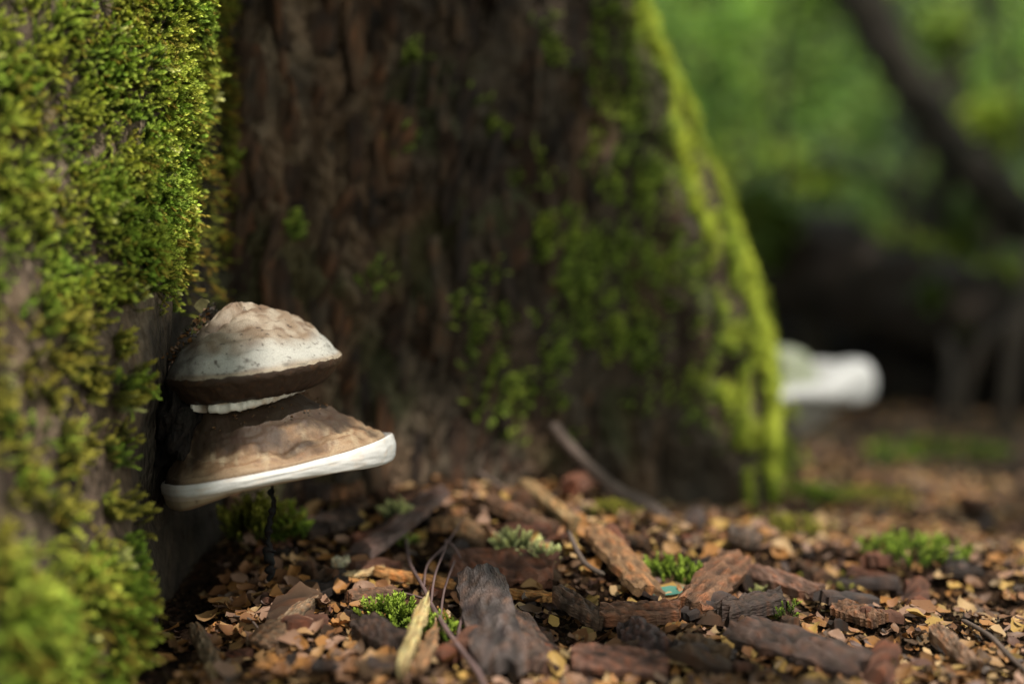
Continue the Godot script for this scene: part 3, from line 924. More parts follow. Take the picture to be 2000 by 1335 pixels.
	for i in 500:
		var a := spline([P(1250, 420, 3.5), P(1450, 470, 3.2), P(1650, 540, 2.95), P(1850, 610, 2.8), P(2050, 660, 2.7)], rng.randf() * 4.0)
		if n1.get_noise_3d(a.x * 4.0, a.y, a.z * 4.0) < 0.05: continue
		var d := Vector3(rng.randf_range(-0.5, 0.5), 1.0, rng.randf_range(-0.4, 0.8)).normalized()
		mx.append(Transform3D(aim(d, rng.randf() * TAU) * 0.03, a + d * 0.105))
		mc.append(Color(0.9, 0.9, 0.7))
	many("moss", shoot_mesh(shoots[0]), mats.moss, mx, mc, log_)
	var lower := base("rotten_log")
	tag(lower, "dark rotten log wedged under the thick fallen log", "log")
	obj("log", tube([P(1380, 700, 3.3), P(1560, 740, 3.15), P(1800, 760, 2.95), P(2050, 800, 2.8), P(2300, 830, 2.7)], [0.12, 0.12, 0.11, 0.11, 0.10], 16, 8, 0.16, Color(0.020, 0.015, 0.011)), mats.bark, lower)
	var bank := base("earth_bank")
	tag(bank, "low dark bank of earth behind the fallen logs", "bank")
	var bv := PackedVector3Array()
	var bc := PackedColorArray()
	for i in 50:
		for j in 24:
			var u := i / 49.0
			var w := j / 23.0
			var x := lerpf(0.2, 2.6, u)
			var z := lerpf(-3.25, -4.3, w)
			var y := -0.05 + (0.34 + 0.05 * n1.get_noise_2d(x * 3.0, 7.0)) * sin(PI * pow(w, 0.6)) + 0.04 * n2.get_noise_2d(x * 14.0, z * 14.0)
			bv.append(Vector3(x, y + gh(x, z) * smoothstep(0.5, 1.0, w), z))
			bc.append(Color(0.025, 0.018, 0.012))
	obj("earth", finish(bv, grid_idx(50, 24), bc, PackedVector2Array(), false, Vector3.UP), mats.soil, bank)
	# bare grey roots that arch out of the dark
	var roots := [
		["grey root arching out of the dark hollow at the right edge", [[1880, 880, 2.35], [1885, 760, 2.35], [1915, 680, 2.35], [1970, 635, 2.35], [2060, 610, 2.35], [2200, 640, 2.35]], 0.014],
		["upright grey stem standing at the right edge before the hollow", [[1955, 930, 2.2], [1965, 800, 2.2], [1985, 660, 2.22], [2015, 520, 2.25], [2060, 300, 2.3]], 0.017],
		["short grey root standing in the middle of the dark hollow", [[1835, 890, 2.4], [1850, 800, 2.4], [1862, 730, 2.42], [1850, 660, 2.46]], 0.014]]
	for r in roots:
		var pts := []
		var rad := []
		for p in r[1]:
			pts.append(P(p[0], p[1], p[2]))
			rad.append(r[2] * 0.72)
		tag(obj("root", tube(pts, rad, 8, 6, 0.15, Color(0.06, 0.047, 0.037)), mats.twig), r[0], "root", "grey roots by the hollow")

# ---------------------------------------------------------------- the three brackets
func build_fungi() -> void:
	# lower bracket
	var lo := base("bracket_fungus")
	tag(lo, "larger brown bracket fungus with thick white rim, lower of the pair on the left buttress", "fungus")
	var V := func(a): 
		var o := []
		for p in a: o.append(Vector3(p[0], p[1], 0))
		return o
	var prof: Array = V.call([[0.0, 0.064], [0.16, 0.061], [0.32, 0.0525], [0.5, 0.0405], [0.66, 0.0285], [0.8, 0.0175], [0.90, 0.0100], [0.938, 0.0078], [0.951, 0.0036], [0.963, 0.0036], [0.982, 0.0052], [1.0, 0.0022], [1.004, -0.0012], [0.996, -0.0048], [0.965, -0.0070], [0.9, -0.0082], [0.7, -0.0088], [0.4, -0.009], [0.0, -0.009]])
	var c := Vector3(-0.190, 0.1050, -0.985)
	var pits := []
	for b in [[540, 882, 0.925, 0.0045, 0.007], [508, 878, 0.93, 0.003, 0.006], [620, 866, 0.94, 0.002, 0.01], [700, 838, 0.96, 0.0015, 0.008]]:
		var p := P(b[0], b[1], b[2]) - c
		pits.append([Vector2(p.x, p.z), b[3], b[4]])
	var rad := func(phi: float): return 1.0 + 0.035 * n1.get_noise_1d(phi * 1.3 + 4.0) + 0.008 * n2.get_noise_1d(phi * 12.0)
	var r_out := 0.106
	var r_in := 0.050
	var r_side := 0.085
	var flat := func(f: float, phi: float) -> Vector2:
		var cp := cos(phi) / (r_out if cos(phi) > 0.0 else r_in)
		var sp := sin(phi) / r_side
		var R: float = f / sqrt(cp * cp + sp * sp)
		return Vector2(cos(phi) * R, -sin(phi) * R)
	var bump := func(f: float, phi: float, t: float) -> Vector2:
		if t < 8.0:
			var h := 0.0010 * sin(f * 38.0 + 3.0 * n1.get_noise_2d(phi * 1.2, 3.0)) * smoothstep(0.35, 0.7, f) + 0.00045 * sin(f * 105.0 + 5.0 * n1.get_noise_2d(phi * 2.0, 8.0)) * smoothstep(0.5, 0.75, f)
			var w: Vector2 = flat.call(f, phi)
			h += 0.0026 * n1.get_noise_2d(w.x * 22.0, w.y * 22.0) + 0.0013 * n2.get_noise_2d(w.x * 170.0, w.y * 170.0)
			h += 0.0011 * nr.get_noise_2d(w.x * 38.0, w.y * 38.0) * smoothstep(0.5, 0.6, f) * smoothstep(0.88, 0.78, f)
			for b in pits: h -= b[1] * exp(-w.distance_squared_to(b[0]) / (b[2] * b[2]))
			h += 0.130 * f * (1.0 - f) * (1.0 - f) * smoothstep(0.1, -0.8, cos(phi))
			return Vector2(0, h * smoothstep(7.6, 6.0, t))
		# the white rim swells towards the tip
		var swell := smoothstep(-1.2, 0.0, phi) * smoothstep(2.2, 1.0, phi)
		var band := smoothstep(8.2, 10.0, t) * (1.0 - smoothstep(13.0, 15.0, t))
		var hang := 0.0
		if t > 13.6: hang = -0.009 * smoothstep(0.020, -0.040, flat.call(f, phi).x) * smoothstep(13.6, 15.5, t)
		return Vector2(0.010 * swell * band * sin(PI * clampf((t - 8.0) / 6.2, 0.0, 1.0)) + 0.004 * n1.get_noise_2d(phi * 3.0, t), swell * band * lerpf(0.0032, -0.0056, smoothstep(9.4, 13.4, t)) + 0.0030 * (1.0 - swell) * smoothstep(9.8, 12.5, t) + hang + 0.0003 * n2.get_noise_2d(phi * 9.0, t * 0.7))
	var shade := func(f: float, phi: float, t: float, p: Vector3) -> Color:
		if t < 8.6:
			var m := n1.get_noise_2d(phi * 2.2, f * 9.0)
			var w0: Vector2 = flat.call(f, phi)
			var fine := n2.get_noise_3d(p.x * 420.0, p.y * 420.0, p.z * 420.0)
			var k := Color(0.36, 0.215, 0.120).lerp(Color(0.47, 0.325, 0.20), smoothstep(-0.35, 0.5, m))
			k = k.lerp(Color(0.30, 0.150, 0.075), clampf(0.5 * sin(f * 52.0 + 4.0 * m) + 0.9 * n2.get_noise_2d(phi * 5.0, f * 30.0) - 0.15, 0.0, 0.75))
			k = k.lerp(Color(0.17, 0.090, 0.050), 0.55 * smoothstep(0.55, 1.0, sin(f * 74.0 + 6.0 * n1.get_noise_2d(phi * 1.6, 21.0) + 2.0 * fine)) * clampf(0.6 + 2.0 * n1.get_noise_2d(phi * 3.0, f * 5.0 + 3.0), 0.0, 1.0))
			k = k.lerp(Color(0.60, 0.47, 0.31), clampf(n2.get_noise_2d(w0.x * 300.0, w0.y * 90.0) * 2.6 - 0.45, 0.0, 0.6))
			k = k.lerp(Color(0.47, 0.33, 0.21), smoothstep(0.86, 0.93, f) * 0.6)
			# cocoa-brown spores, with shade painted in, on the upper back of the cap
			var dust_and_shade := smoothstep(0.86, 0.68, f - 0.10 * smoothstep(0.05, -0.9, cos(phi)) + 0.16 * n1.get_noise_2d(phi * 2.0 + 7.0, f * 3.0) + 0.05 * fine - 0.10 * smoothstep(-0.6, 0.3, phi))
			k = k.lerp(Color(0.050, 0.030, 0.020), dust_and_shade * 0.95)
			k = k.lerp(Color(0.08, 0.045, 0.028), clampf(fine * 2.2 - 0.75, 0.0, 0.55))
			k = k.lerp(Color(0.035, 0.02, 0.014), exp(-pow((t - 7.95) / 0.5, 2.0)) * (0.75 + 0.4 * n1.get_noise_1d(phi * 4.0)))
			var w: Vector2 = flat.call(f, phi)
			k = k.lerp(Color(0.060, 0.040, 0.028), smoothstep(-0.006, -0.040, w.x + 0.012 * m) * 0.85)  # trunk-side shade painted into the lower cap colour
			for b in pits: k = k.lerp(Color(0.10, 0.055, 0.03), b[1] / 0.0045 * 0.8 * exp(-2.4 * w.distance_squared_to(b[0]) / (b[2] * b[2])))
			return k
		if t < 14.2:
			var k := Color(0.72, 0.70, 0.68)
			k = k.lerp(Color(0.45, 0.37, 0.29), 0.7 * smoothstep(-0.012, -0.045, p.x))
			k = k.lerp(Color(0.62, 0.50, 0.38), 0.5 * smoothstep(9.4, 8.6, t))
			k = k.lerp(Color(0.70, 0.57, 0.43), smoothstep(12.6, 14.0, t) * 0.75)
			return k.lerp(Color(0.66, 0.52, 0.40), clampf(n1.get_noise_2d(phi * 5.0, t * 0.5) * 1.2 - 0.2, 0.0, 0.35))
		var k2 := Color(0.50, 0.39, 0.26)
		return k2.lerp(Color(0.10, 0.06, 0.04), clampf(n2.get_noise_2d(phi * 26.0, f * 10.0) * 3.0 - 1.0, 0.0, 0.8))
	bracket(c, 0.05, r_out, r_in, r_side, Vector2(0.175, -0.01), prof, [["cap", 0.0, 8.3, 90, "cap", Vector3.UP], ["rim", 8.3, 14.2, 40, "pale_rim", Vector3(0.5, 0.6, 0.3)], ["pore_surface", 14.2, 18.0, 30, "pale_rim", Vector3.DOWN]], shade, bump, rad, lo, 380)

	# added dark lump between bracket and bark, covers a sunlit patch
	var av := PackedVector3Array()
	var ac := PackedColorArray()
	for i in 40:
		for j in 21:
			var a := TAU * i / 40.0
			var b := PI * j / 20.0
			var d := Vector3(sin(b) * cos(a), cos(b), sin(b) * sin(a))
			var q := d * Vector3(0.024, 0.036, 0.056) * (1.0 + 0.35 * n2.get_noise_3d(d.x * 5.0, d.y * 5.0, d.z * 5.0) + 0.15 * n2.get_noise_3d(d.x * 19.0, d.y * 19.0, d.z * 19.0))
			av.append(q + Vector3(-0.034, 0.034, -0.005))
			var t := 1.0 + n2.get_noise_3d(q.x * 400.0, q.y * 400.0, q.z * 400.0)
			ac.append(Color(0.026 * t, 0.019 * t, 0.015 * t))
	obj("dark_filler", finish(av, grid_idx(40, 21, true), ac), mats.bark, lo)

	# upper bracket
	var up := base("bracket_fungus")
	tag(up, "smaller pale domed bracket fungus with dark underside, upper of the pair on the left buttress", "fungus")
	var prof2: Array = V.call([[0.0, 0.0440], [0.10, 0.0436], [0.24, 0.0405], [0.38, 0.0352], [0.50, 0.0308], [0.61, 0.0262], [0.74, 0.0202], [0.86, 0.0122], [0.945, 0.0050], [0.985, 0.0020], [1.0, 0.0], [0.99, -0.0035], [0.96, -0.006], [0.90, -0.011], [0.82, -0.016], [0.70, -0.0185], [0.45, -0.0190]])
	var prof3: Array = V.call([[0.72, -0.0165], [0.752, -0.0175], [0.768, -0.0200], [0.755, -0.0228], [0.70, -0.0240], [0.4, -0.026], [0.0, -0.027]])
	var c2 := Vector3(-0.190, 0.1785, -0.985)
	var ro2 := 0.072
	var ri2 := 0.048
	var rs2 := 0.072
	var rad2 := func(phi: float): return 1.0 + 0.03 * n1.get_noise_1d(phi * 1.1 + 20.0) + 0.0025 * n2.get_noise_1d(phi * 14.0) - 0.06 * exp(-pow((phi + 0.75) / 0.35, 2.0)) * 0.3
	var crack := P(432, 640, 0.965) - c2
	var bump2 := func(f: float, phi: float, t: float) -> Vector2:
		var h := 0.0
		if t < 9.2:
			var cp := cos(phi) / (ro2 if cos(phi) > 0.0 else ri2)
			var sp := sin(phi) / rs2
			var R: float = f / sqrt(cp * cp + sp * sp)
			var w := Vector2(cos(phi) * R, -sin(phi) * R)
			h = 0.0036 * n1.get_noise_2d(w.x * 15.0 + 30.0, w.y * 15.0) + 0.0007 * n2.get_noise_2d(w.x * 150.0, w.y * 150.0) + 0.0008 * sin(f * 44.0 + 5.0 * n1.get_noise_1d(phi))
			h += 0.0005 * nr.get_noise_2d(w.x * 30.0 + 9.0, w.y * 30.0) * smoothstep(0.9, 0.7, f)
			var dc := w - Vector2(crack.x, crack.z)
			h -= 0.011 * exp(-pow(dc.x / 0.011, 2.0) - pow((dc.y + dc.x * 0.6) / 0.006, 2.0))
			h *= smoothstep(9.2, 7.0, t)
		else:
			h = 0.0012 * n2.get_noise_2d(phi * 18.0, t * 1.2)
		return Vector2(0.0, h)
	var shade2 := func(f: float, phi: float, t: float, p: Vector3) -> Color:
		var m := n1.get_noise_3d(p.x * 50.0, p.y * 50.0, p.z * 50.0)
		var fine := n2.get_noise_3d(p.x * 520.0, p.y * 520.0, p.z * 520.0)
		if t < 9.75:
			var k := Color(0.31, 0.225, 0.155).lerp(Color(0.45, 0.37, 0.285), smoothstep(-0.4, 0.4, m))
			k = k.lerp(Color(0.20, 0.125, 0.080), clampf(n1.get_noise_3d(p.x * 48.0 + 9.0, p.y * 40.0, p.z * 48.0) * 2.2 - 0.10, 0.0, 0.8))
			k = k.lerp(Color(0.58, 0.57, 0.52), smoothstep(0.70, 0.88, f + 0.06 * m) * smoothstep(0.995, 0.93, f) * 0.9)
			k = k.lerp(Color(0.50, 0.43, 0.32), smoothstep(0.96, 1.0, f) * 0.5)
			k = k.lerp(Color(0.060, 0.050, 0.042), smoothstep(-0.004, -0.038, p.x + 0.014 * m) * 0.85)  # shade near the trunk painted into the upper cap
			k = k.lerp(Color(0.07, 0.05, 0.04), clampf(fine * 4.5 - 1.5, 0.0, 0.85))
			k = k.lerp(Color(0.13, 0.12, 0.10), clampf(n2.get_noise_2d(phi * 9.0, f * 46.0) * 2.6 - 0.85, 0.0, 0.6) * smoothstep(0.75, 0.9, f))
			return k
		var k2 := Color(0.058, 0.033, 0.020).lerp(Color(0.19, 0.115, 0.065), smoothstep(0.84, 0.97, f) * smoothstep(-0.6, 0.2, phi))
		return k2.lerp(Color(0.11, 0.055, 0.03), clampf(fine * 3.0 - 0.6, 0.0, 0.7))
	var pore := func(f: float, phi: float, t: float, p: Vector3) -> Color:
		var k := Color(0.80, 0.75, 0.67).lerp(Color(0.52, 0.33, 0.19), smoothstep(1.35, 0.6, t) * 0.8)
		return k.lerp(Color(0.55, 0.38, 0.24), clampf(n2.get_noise_3d(p.x * 160.0, p.y * 160.0, p.z * 160.0) * 2.0 - 0.3, 0.0, 0.6))
	var lumps := func(f: float, phi: float, t: float) -> Vector2:
		var l := n1.get_noise_1d(phi * 6.0 + 60.0)
		var l2 := n2.get_noise_1d(phi * 17.0)
		var edge := smoothstep(0.3, 1.2, t) * (1.0 - smoothstep(4.0, 5.5, t))
		return Vector2((0.04 * l + 0.012 * l2) * edge - 0.08 * maxf(0.0, cos(phi)) * edge - 0.25 * exp(-pow((phi + 1.95) / 0.07, 2.0)) * edge, -0.0008 * absf(l2) * edge + 0.0018 * l * edge + 0.004 * smoothstep(0.2, 1.0, cos(phi)))
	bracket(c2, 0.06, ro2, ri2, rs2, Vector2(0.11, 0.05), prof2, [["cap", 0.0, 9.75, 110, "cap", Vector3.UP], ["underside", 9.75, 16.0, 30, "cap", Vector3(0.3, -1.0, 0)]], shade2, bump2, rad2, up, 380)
	bracket(c2, 0.06, ro2, ri2, rs2, Vector2(0.11, 0.05), prof3, [["pore_layer", 0.0, 6.0, 40, "pale_rim", Vector3(0.2, -1.0, 0)]], pore, lumps, rad2, up, 380)

	# white bracket on the far side of the right buttress
	var far := base("bracket_fungus")
	tag(far, "white blurred bracket fungus on the far side of the right mossy buttress", "fungus")
	var prof4: Array = V.call([[0.0, 0.068], [0.2, 0.066], [0.4, 0.056], [0.54, 0.022], [0.64, 0.008], [0.74, 0.026], [0.86, 0.042], [0.96, 0.031], [1.0, 0.010], [0.97, -0.008], [0.88, -0.014], [0.7, -0.020], [0.52, -0.040], [0.35, -0.056], [0.0, -0.06]])
	var c3 := Vector3(0.326, 0.088, -1.88)
	var shade3 := func(f: float, phi: float, t: float, p: Vector3) -> Color:
		if t < 4.0: return Color(0.36, 0.38, 0.29).lerp(Color(0.24, 0.27, 0.17), clampf(0.5 + n1.get_noise_3d(p.x * 40.0, p.y * 40.0, p.z * 40.0), 0.0, 1.0))
		if t < 11.4: return Color(0.47, 0.47, 0.47)
		return Color(0.40, 0.37, 0.33)
	var bump3 := func(f: float, phi: float, t: float) -> Vector2: 
		var lobe := smoothstep(-1.0, -0.15, phi)
		var y := spline(prof4, t).y - 0.005
		var edge := smoothstep(4.0, 6.0, t) * (1.0 - smoothstep(10.0, 12.0, t))
		return Vector2(0.02 * n1.get_noise_2d(phi * 2.0, t * 0.4), -y * 0.72 * (1.0 - lobe) * edge + 0.003 * n1.get_noise_2d(phi * 3.0, t * 0.6 + 9.0))
	var rad3 := func(phi: float): return 1.0 + 0.05 * n1.get_noise_1d(phi * 1.5 + 44.0)
	bracket(c3, 0.0, 0.155, 0.06, 0.080, Vector2(0.07, 0.0), prof4, [["cap", 0.0, 4.0, 20, "cap", Vector3.UP], ["rim", 4.0, 11.4, 36, "pale_rim", Vector3(1, 0.3, 0)], ["pore_surface", 11.4, 14.0, 16, "pale_rim", Vector3.DOWN]], shade3, bump3, rad3, far, 90)

	# crumbs caught behind and on the brackets
	var cx := []
	var cc := PackedColorArray()
	for i in 130:
		var k := rng.randf()
		var at := Vector3(-0.236 + 0.030 * k, 0, rng.randf_range(-1.03, -0.945))
		at.y = c2.y + 0.004 + 0.034 * k + rng.randf() * 0.010 - absf(at.z + 0.985) * 0.25
		var t := rng.randf_range(0.4, 1.2)
		cx.append(Transform3D(aim(Vector3(rng.randf_range(-1, 1), 1, rng.randf_range(-1, 1)).normalized(), rng.randf() * TAU) * rng.randf_range(0.0018, 0.0062), at))
		cc.append(Color(0.28 * t, 0.13 * t, 0.04 * t) if rng.randf() < 0.6 else Color(0.05 * t, 0.035 * t, 0.025 * t))
	for i in 160:
		var phi := rng.randf_range(-2.2, 0.9)
		var f := rng.randf_range(0.25, 0.62)
		var w: Vector2 = flat.call(f, phi)
		var h := spline(prof, 2.0 + (f - 0.32) / 0.17).y if f > 0.32 else 0.06
		var t := rng.randf_range(0.4, 1.2)
		cx.append(Transform3D(aim(Vector3(rng.randf_range(-1, 1), 1, rng.randf_range(-1, 1)).normalized(), rng.randf() * TAU) * rng.randf_range(0.0010, 0.003), c + Vector3(w.x, h + 0.003 + 0.175 * w.x, w.y)))
		cc.append(Color(0.24 * t, 0.12 * t, 0.05 * t))
	tag(many("bark_crumbs", leaf_mesh(1.0, 0.7, 0.9, 0.5, 0.6), mats.litter, cx, cc), "orange and brown crumbs caught on and behind the two brackets", "crumbs")
	var lf := obj("fallen_leaf", leaf_mesh(0.0145, 0.0105, 0.4, 0.25, 0.2, 0.6), solid("olive leaf", Color(0.22, 0.20, 0.09)))
	lf.transform = Transform3D(Basis.from_euler(Vector3(1.25, 0.25, 0.9)), P(397, 597, 0.985))
	tag(lf, "small dull olive leaf stuck upright above the upper bracket", "leaf")

func solid(called: String, col: Color) -> StandardMaterial3D:
	if mats.has(called): return mats[called]
	var m := mat(called, col, 0.6, {"tex": mats.litter.albedo_texture, "scale": Vector3.ONE * 70.0, "back": Color(0.16, 0.12, 0.06), "vc": false})
	return m

# ---------------------------------------------------------------- bark chips and wood on the ground
func lay(o: Node3D, a: Vector3, b: Vector3, roll := 0.0, lift := 0.003) -> void:
	var x := (b - a).normalized()
	var z := x.cross(Vector3.UP).normalized()
	var y := z.cross(x)
	o.transform = Transform3D(Basis(x, y, z) * Basis(Vector3.RIGHT, roll), (a + b) * 0.5 + Vector3.UP * lift)

func build_chips() -> void:
	var grey := Color(0.125, 0.098, 0.092)
	var purple := Color(0.19, 0.125, 0.11)
	var red := Color(0.23, 0.105, 0.068)
	var brown := Color(0.16, 0.092, 0.056)
	var darkc := Color(0.050, 0.034, 0.028)
	var tan := Color(0.36, 0.22, 0.12)
	var orange := Color(0.52, 0.26, 0.09)
	var cream := Color(0.74, 0.56, 0.27)
	# label, two ends in the photograph (on the ground), width, thickness, colour, roll, category, lifts of the two ends
	var list := [
		["bark_slab", "purple grey bark slab carrying a pale lichen tuft, below the tip of the lower bracket", 700, 1105, 855, 1010, 0.030, 0.008, purple, -0.15, "bark", 0.0, 0.014],
		["bark_slab", "broad reddish brown flat bark slab with dents, just behind the orange splinter", 885, 1140, 1085, 1145, 0.040, 0.010, red, 0.45, "bark", 0.006, 0.006],
		["curled_chip", "curled pale tan chip between the lichen slab and the tan stick", 848, 1045, 938, 1062, 0.020, 0.006, tan * 1.2, 0.3, "chip", 0.004, 0.0],
		["stick", "short thick tan stick lying on the litter in front of the bark wall", 1028, 985, 1125, 1052, 0.013, 0.011, Color(0.42, 0.29, 0.15), 0.0, "stick", 0.008, 0.002],
		["bark_chip", "dark brown bark chip beside the short thick tan stick", 955, 1010, 1080, 1056, 0.016, 0.010, brown, 0.1, "chip", 0.006, 0.0],
		["wood_splinter", "long orange wood splinter lying across below the red bark slab", 742, 1153, 912, 1178, 0.010, 0.006, orange, 0.1, "splinter", 0.004, 0.003],
		["wood_splinter", "shorter orange splinter at the lower edge of the red bark slab", 955, 1188, 1085, 1200, 0.010, 0.005, orange, 0.2, "splinter", 0.003, 0.003],
		["bark_slab", "grey weathered bark slab standing steeply in the litter beside the forked twig", 935, 1192, 985, 1345, 0.033, 0.010, grey, 0.1, "bark", 0.018, 0.004],
		["bark_slab", "thin grey brown bark slab leaning against the grey slab on its right", 1000, 1250, 1060, 1335, 0.026, 0.008, Color(0.14, 0.09, 0.07), -0.3, "bark", 0.010, 0.002],
		["bark_chip", "striped tan bark piece lying slantwise on the sunny litter left of the turquoise leaf", 1165, 1085, 1270, 1185, 0.028, 0.008, Color(0.30, 0.17, 0.085), -0.2, "bark", 0.012, 0.002],
		["bark_chip", "thin reddish sliver behind the striped tan bark piece", 1190, 1068, 1225, 1120, 0.010, 0.006, red, 0.0, "chip", 0.01, 0.006],
		["bark_chip", "flat pinkish brown chip with a dark underside in front of the striped bark", 1175, 1235, 1325, 1228, 0.018, 0.012, Color(0.24, 0.125, 0.08), 0.3, "chip", 0.004, 0.004],
		["bark_chip", "brown upright chip to the right of the turquoise leaf", 1345, 1215, 1430, 1160, 0.026, 0.012, Color(0.20, 0.105, 0.06), 0.4, "chip", 0.0, 0.018],
		["bark_chip", "long pinkish chip right of the turquoise leaf", 1440, 1145, 1600, 1185, 0.018, 0.010, Color(0.23, 0.135, 0.10), 0.2, "chip", 0.006, 0.002],
		["dead_branch", "dark lumpy piece of branch below the long pinkish chip", 1410, 1240, 1520, 1210, 0.018, 0.014, darkc * 1.3, 0.0, "branch", 0.004, 0.004],
		["bark_slab", "large dark flat bark slab near the bottom edge right of the middle", 1440, 1262, 1690, 1325, 0.036, 0.010, Color(0.10, 0.064, 0.052), 0.2, "bark", 0.004, 0.0],
		["bark_chip", "flat rusty brown bark chip at the bottom edge in the middle", 1120, 1318, 1300, 1332, 0.028, 0.008, Color(0.17, 0.085, 0.058), 0.3, "chip", 0.004, 0.004],
		["wood_splinter", "pale yellow split wood splinter rising from the bottom edge", 780, 1345, 832, 1250, 0.0080, 0.007, cream, 0.0, "splinter", 0.0, 0.016],
		["wood_splinter", "tan fibrous splinter lying beside the pale yellow splinter", 815, 1340, 850, 1280, 0.008, 0.005, tan, 0.2, "splinter", 0.0, 0.008],
		["bark_chip", "dark crumbling bark chip left of the pale yellow splinter", 715, 1262, 790, 1300, 0.020, 0.012, darkc * 1.4, 0.2, "chip", 0.005, 0.003],
		["pale_flake", "jagged pale yellow flake at the left end of the orange splinter", 668, 1150, 745, 1138, 0.008, 0.003, Color(0.58, 0.42, 0.22), 0.3, "flake", 0.004, 0.006],
		["white_flake", "small white flake on the litter below the lower bracket", 650, 1126, 682, 1122, 0.009, 0.006, Color(0.68, 0.62, 0.44), 0.2, "flake", 0.004, 0.004],
		["bark_chip", "reddish upright block of bark at the foot of the bark wall", 1108, 985, 1160, 965, 0.020, 0.012, red, 0.5, "chip", 0.006, 0.012],
		["bark_chip", "dark bark chip just under the rim of the lower bracket", 555, 1000, 645, 1002, 0.022, 0.012, darkc * 1.2, 0.1, "chip", 0.008, 0.008],
		["bark_chip", "orange brown chip behind the lichen slab", 640, 998, 705, 985, 0.016, 0.008, Color(0.24, 0.12, 0.06), 0.2, "chip", 0.006, 0.008],
		["bark_chip", "wide dark chip between the black stalk and the lichen slab", 590, 1060, 700, 1040, 0.03, 0.008, Color(0.07, 0.045, 0.035), 0.2, "chip", 0.004, 0.008],
		["bark_chip", "low brown chip behind the green moss tuft near the bottom", 680, 1200, 770, 1188, 0.014, 0.008, Color(0.17, 0.095, 0.058), 0.2, "chip", 0.004, 0.004],
		["bark_chip", "grey brown fibrous bark scrap among the brown leaves left of the moss tuft", 555, 1245, 610, 1195, 0.012, 0.006, Color(0.24, 0.165, 0.105), 0.1, "chip", 0.002, 0.006],
		["bark_chip", "frayed pale fibrous scrap near the bottom left of the litter", 382, 1270, 420, 1325, 0.010, 0.006, Color(0.27, 0.19, 0.12), 0.3, "chip", 0.008, 0.002],
		["bark_chip", "crumpled brown scrap with whitish edge in the bottom left litter", 505, 1290, 550, 1262, 0.022, 0.006, Color(0.20, 0.125, 0.075), 0.1, "chip", 0.003, 0.008],
		["bark_chip", "brown chip leaning at the right end of the red bark slab", 1085, 1195, 1180, 1245, 0.016, 0.010, Color(0.13, 0.08, 0.055), 0.1, "chip", 0.006, 0.002],
		["bark_chip", "purplish dark chip below the pinkish brown flat chip", 1235, 1262, 1290, 1300, 0.020, 0.012, Color(0.11, 0.07, 0.065), 0.2, "chip", 0.004, 0.002],
		["bark_chip", "pale brown chip on edge at the lower right of the litter", 1830, 1275, 1905, 1330, 0.012, 0.008, Color(0.28, 0.18, 0.12), 0.2, "chip", 0.008, 0.002],
		["bark_chip", "greyish chip in the far litter at the foot of the right buttress", 1420, 1075, 1480, 1090, 0.02, 0.01, Color(0.13, 0.095, 0.075), 0.2, "chip", 0.008, 0.006],
		["bark_chip", "rusty chip in the litter right of the long pinkish chip", 1640, 1215, 1720, 1240, 0.018, 0.008, Color(0.22, 0.12, 0.07), 0.2, "chip", 0.004, 0.003],
	]
	var sd := 1.0
	for s in list:
		sd += 2.3
		var a := G(s[2], s[3]) + Vector3.UP * float(s[11])
		var b := G(s[4], s[5]) + Vector3.UP * float(s[12])
		var jag := 0.28
		var gr := 0.22
		if s[0] == "bark_slab": jag = 0.13
		if s[0] == "bark_chip": jag = 0.2
		if s[0] == "stick": jag = 0.10
		if s[0] == "wood_splinter": jag = 0.4
		var o := obj(s[0], slab(a.distance_to(b), s[6], s[7], s[8], sd, jag, gr, 18, 9, 0.6 if s[0] == "curled_chip" else 0.0), mats.wood)
		lay(o, a, b, s[9], 0.004 if s[0] != "wood_splinter" else 0.007)
		tag(o, s[1], s[10], "bark and wood pieces in the litter")
	# small bark chips scattered through the litter
	var shapes := []
	for i in 10: shapes.append(slab(1.0, rng.randf_range(0.3, 0.55), rng.randf_range(0.12, 0.28), [brown * 1.25, red * 1.2, darkc * 1.6, Color(0.30, 0.18, 0.10), grey * 1.3][i % 5], i * 5.1 + 2.0, 0.32, 0.4, 7, 5))
	var words := ["dark brown", "rust red", "blackish", "light brown", "grey brown"]
	var n := 0
	var tries := 0
	while n < 105 and tries < 4000:
		tries += 1
		var px := rng.randf_range(420, 1990)
		var py := rng.randf_range(985, 1332)
		if px < 520 and py < 1180: continue
		var p := G(px, py)
		if -p.z > 1.5 or inside_tree(p): continue
		var l := rng.randf_range(0.014, 0.046)
		var q := rng.randi() % 10
		var o := obj("bark_chip", shapes[q], mats.wood)
		o.transform = Transform3D(Basis.from_euler(Vector3(rng.randf_range(-0.4, 0.4), rng.randf() * TAU, rng.randf_range(-0.35, 0.35))) * l, p + Vector3.UP * 0.004)
		tag(o, "small %s bark chip lying %s" % [words[q % 5], zone(px, py)], "chip", "small bark chips in the litter")
		n += 1

func zone(px: float, py: float) -> String:
	if py > 1180 and px < 560: return "in the shaded bottom left litter"
	if py > 1180 and px < 800: return "round the pale splinter"
	if px < 640: return "in the shade beside the black stalk"
	if py < 1060 and px < 1000: return "behind the lichen slab"
	if py < 1080 and px < 1400: return "near the leaning stick"
	if px < 880: return "around the forked twig"
	if py > 1240 and px < 1180: return "beside the grey slabs"
	if px < 1180: return "round the red bark slab"
	if py > 1200 and px < 1440: return "below the turquoise leaf"
	if px < 1440: return "round the striped bark piece"
	if py < 1140: return "beside the right buttress"
	if px < 1720: return "round the large dark slab"
	return "on the sunny lower right litter"

func inside_tree(p: Vector3) -> bool:
	# cheap test against the plan of the tree near the ground
	var poly := tree_poly
	return Geometry2D.is_point_in_polygon(Vector2(p.x, p.z), poly)

var tree_poly := PackedVector2Array()

